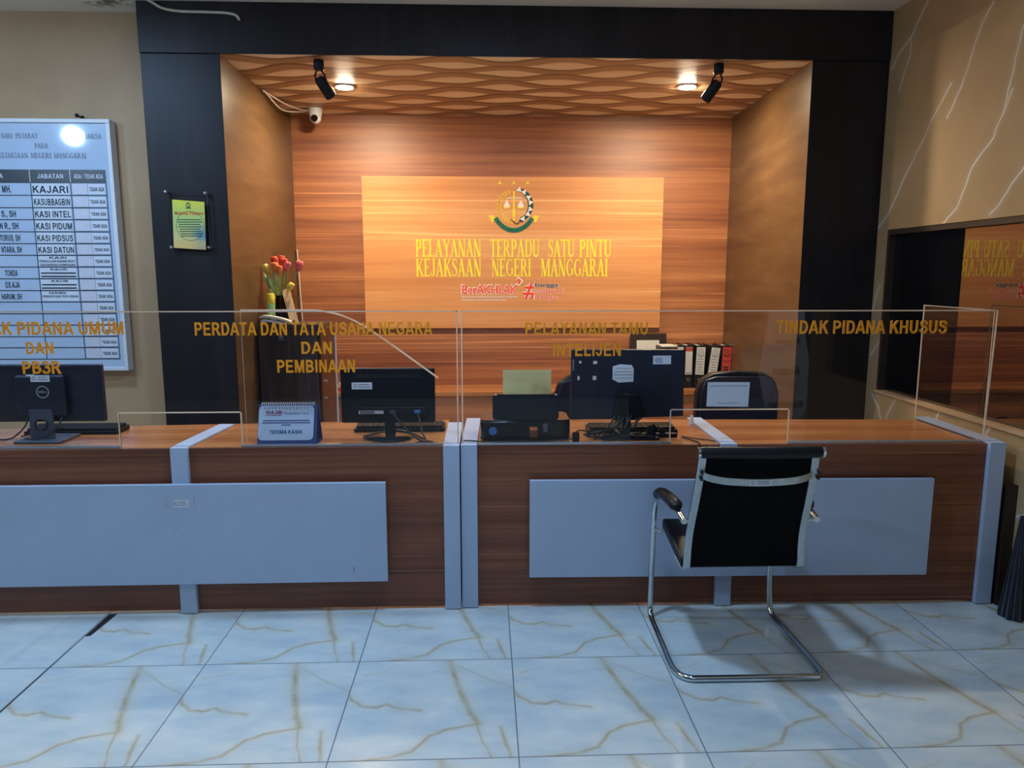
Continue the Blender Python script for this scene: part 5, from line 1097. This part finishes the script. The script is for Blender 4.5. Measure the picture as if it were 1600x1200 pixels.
for i, (x0, x1, dz, lab) in enumerate(((-1.462, -1.30, 0.0, 'folded pale blue papers at the bottom of the stack on the tall cabinet'), (-1.470, -1.275, 0.018, 'curled white papers on top of the stack on the tall cabinet'))):
    g = MB(); n = 10
    top_ = [(x0+(x1-x0)*k/n, CZ+0.003+dz+0.030*(1-(k/n)**2)*(1+0.3*i)-0.006*(k == 0)) for k in range(n+1)]
    g.prism(top_+[(p[0], max(CZ+0.0005+dz*0.6*(1-k_/n), p[1]-0.014)) for k_, p in reversed(list(enumerate(top_)))], 4.862, 4.925, 'y')
    tag(g.build('folded_papers', M['paper'] if i == 0 else M['cream_paper'], smooth=50), lab, 'papers', 'papers on the cabinet')
t = thing('flag_pole', 'thin white-edged rod leaning in the left niche corner beside a slim brown pole', 'rod', (-1.38, 5.62, 0))
MB().tube([(-1.405, 5.66, 1.695), (-1.372, 5.60, 1.15), (-1.33, 5.50, 0.01)], 0.0042, 10).build('white_rod', M['wire_white'], t, smooth=40)
MB().tube([(-1.445, 5.80, 1.69), (-1.425, 5.76, 1.15), (-1.39, 5.70, 0.61)], 0.012, 10).build('brown_pole', M['cabinet_brown'], t, smooth=40)
# small things on the ledge left of the middle monitor
for nm, x0, x1, z0, z1, m_, lab in (('book', -1.16, -0.98, 0.601, 0.630, 'binder_red', 'red book at the bottom of the small stack by the tall cabinet'), ('book', -1.15, -0.985, 0.631, 0.650, 'yellow_cap', 'yellow book in the middle of the small stack by the tall cabinet'), ('book', -1.14, -0.99, 0.651, 0.668, 'paper', 'white book on top of the small stack by the tall cabinet')):
    t = thing('book', lab, 'book', ((x0+x1)/2, 5.80, z0), 'books on the niche ledge')
    MB().box(x0, x1, 5.72, 5.724, z0, z1).box(x0, x1, 5.724, 5.93, z0, z0+0.003).box(x0, x1, 5.724, 5.93, z1-0.003, z1).build('cover', M[m_], t)
    MB().box(x0+0.004, x1-0.004, 5.7245, 5.925, z0+0.0035, z1-0.0035).build('pages', M['cream_paper'], t)
t = thing('ornament', 'small dark ornament with pale top on the book stack by the tall cabinet', 'ornament', (-1.07, 5.78, 0.669))
MB().lathe([(0.035, 0), (0.04, 0.01), (0.045, 0.04), (0.03, 0.06)], (-1.075, 5.80, 0.669), 20).build('pot', M['navy_plastic'], t, smooth=40)
MB().ell((-1.085, 5.80, 0.745), (0.026, 0.026, 0.028)).ell((-1.06, 5.79, 0.737), (0.018, 0.018, 0.018)).build('pale_top', M['tulip_yellow'], t, smooth=60)

# ------------------------------------------------------------------ pinstriped cloth at the right edge
def drape():
    n, m_ = 40, 14; vs = []; fs = []; uvs = []
    for j in range(m_+1):
        v = j/m_; z = 0.45*(1-v)+0.004; cx = 2.375-0.034*v; cy = 3.02-0.03*v
        for i in range(n):
            a = 2*math.pi*i/n; R0 = 0.010+0.037*v; R_ = R0*(1+0.10*v*math.sin(a*7+0.5))
            vs.append((cx+R_*math.cos(a), cy+1.25*R_*math.sin(a), z)); uvs.append((i/n, v))
    for j in range(m_):
        for i in range(n): fs.append((j*n+i, j*n+(i+1) % n, (j+1)*n+(i+1) % n, (j+1)*n+i))
    fs.append(tuple(range(n-1, -1, -1))); fs.append(tuple(m_*n+k for k in range(n)))
    g = MB(); g.add(vs, fs); return g, uvs
g, uvs = drape()
o = g.build('pinstriped_cover', M['pinstripe'], smooth=60)
ul = o.data.uv_layers.new(name='UVMap')
for l in o.data.loops:
    u, v = uvs[l.vertex_index]; ul.data[l.index].uv = (u, v)
tag(o, 'black pinstriped cloth cover flaring to the floor at the right edge beside the counter', 'cloth cover')

# ------------------------------------------------------------------ feather banner that the acrylic reflects, standing behind the photographer
t = thing('feather_banner', 'white feather banner with handwritten words reflected in the right acrylic screen', 'banner', (2.85, -0.62, 0))
pts = [(2.66, 0.10), (2.93, 0.06)]+[(3.03, 0.20), (3.06, 0.40), (3.04, 0.65), (2.98, 0.95), (2.95, 1.30), (2.92, 1.9), (2.70, 1.9), (2.63, 1.2), (2.55, 0.55)]
MB().prism(pts, -0.605, -0.60, 'y').build('cloth', M['white'], t)
MB().tube([(2.60, -0.62, 0.02), (2.62, -0.62, 0.6), (2.74, -0.62, 1.95)], 0.010, 8).build('pole', M['alu'], t, smooth=40)
MB().box(2.45, 2.80, -0.78, -0.50, 0, 0.02).build('foot', M['black_plastic'], t, bevel=0.004)
g = MB()
for w, x1, x0, z0, z1 in (('Pelayanan', 2.93, 2.70, 0.83, 0.91), ('Akuntabel', 2.95, 2.68, 0.545, 0.635), ('Kompeten', 2.99, 2.66, 0.20, 0.30)):
    g.plane2d(sans(w, 0.03), (x1, -0.5995, z0), (x0-x1, 0, 0), (0, 0, z1-z0), (0, 1, 0), 0.001)
g.build('lettering', M['ink'], t)
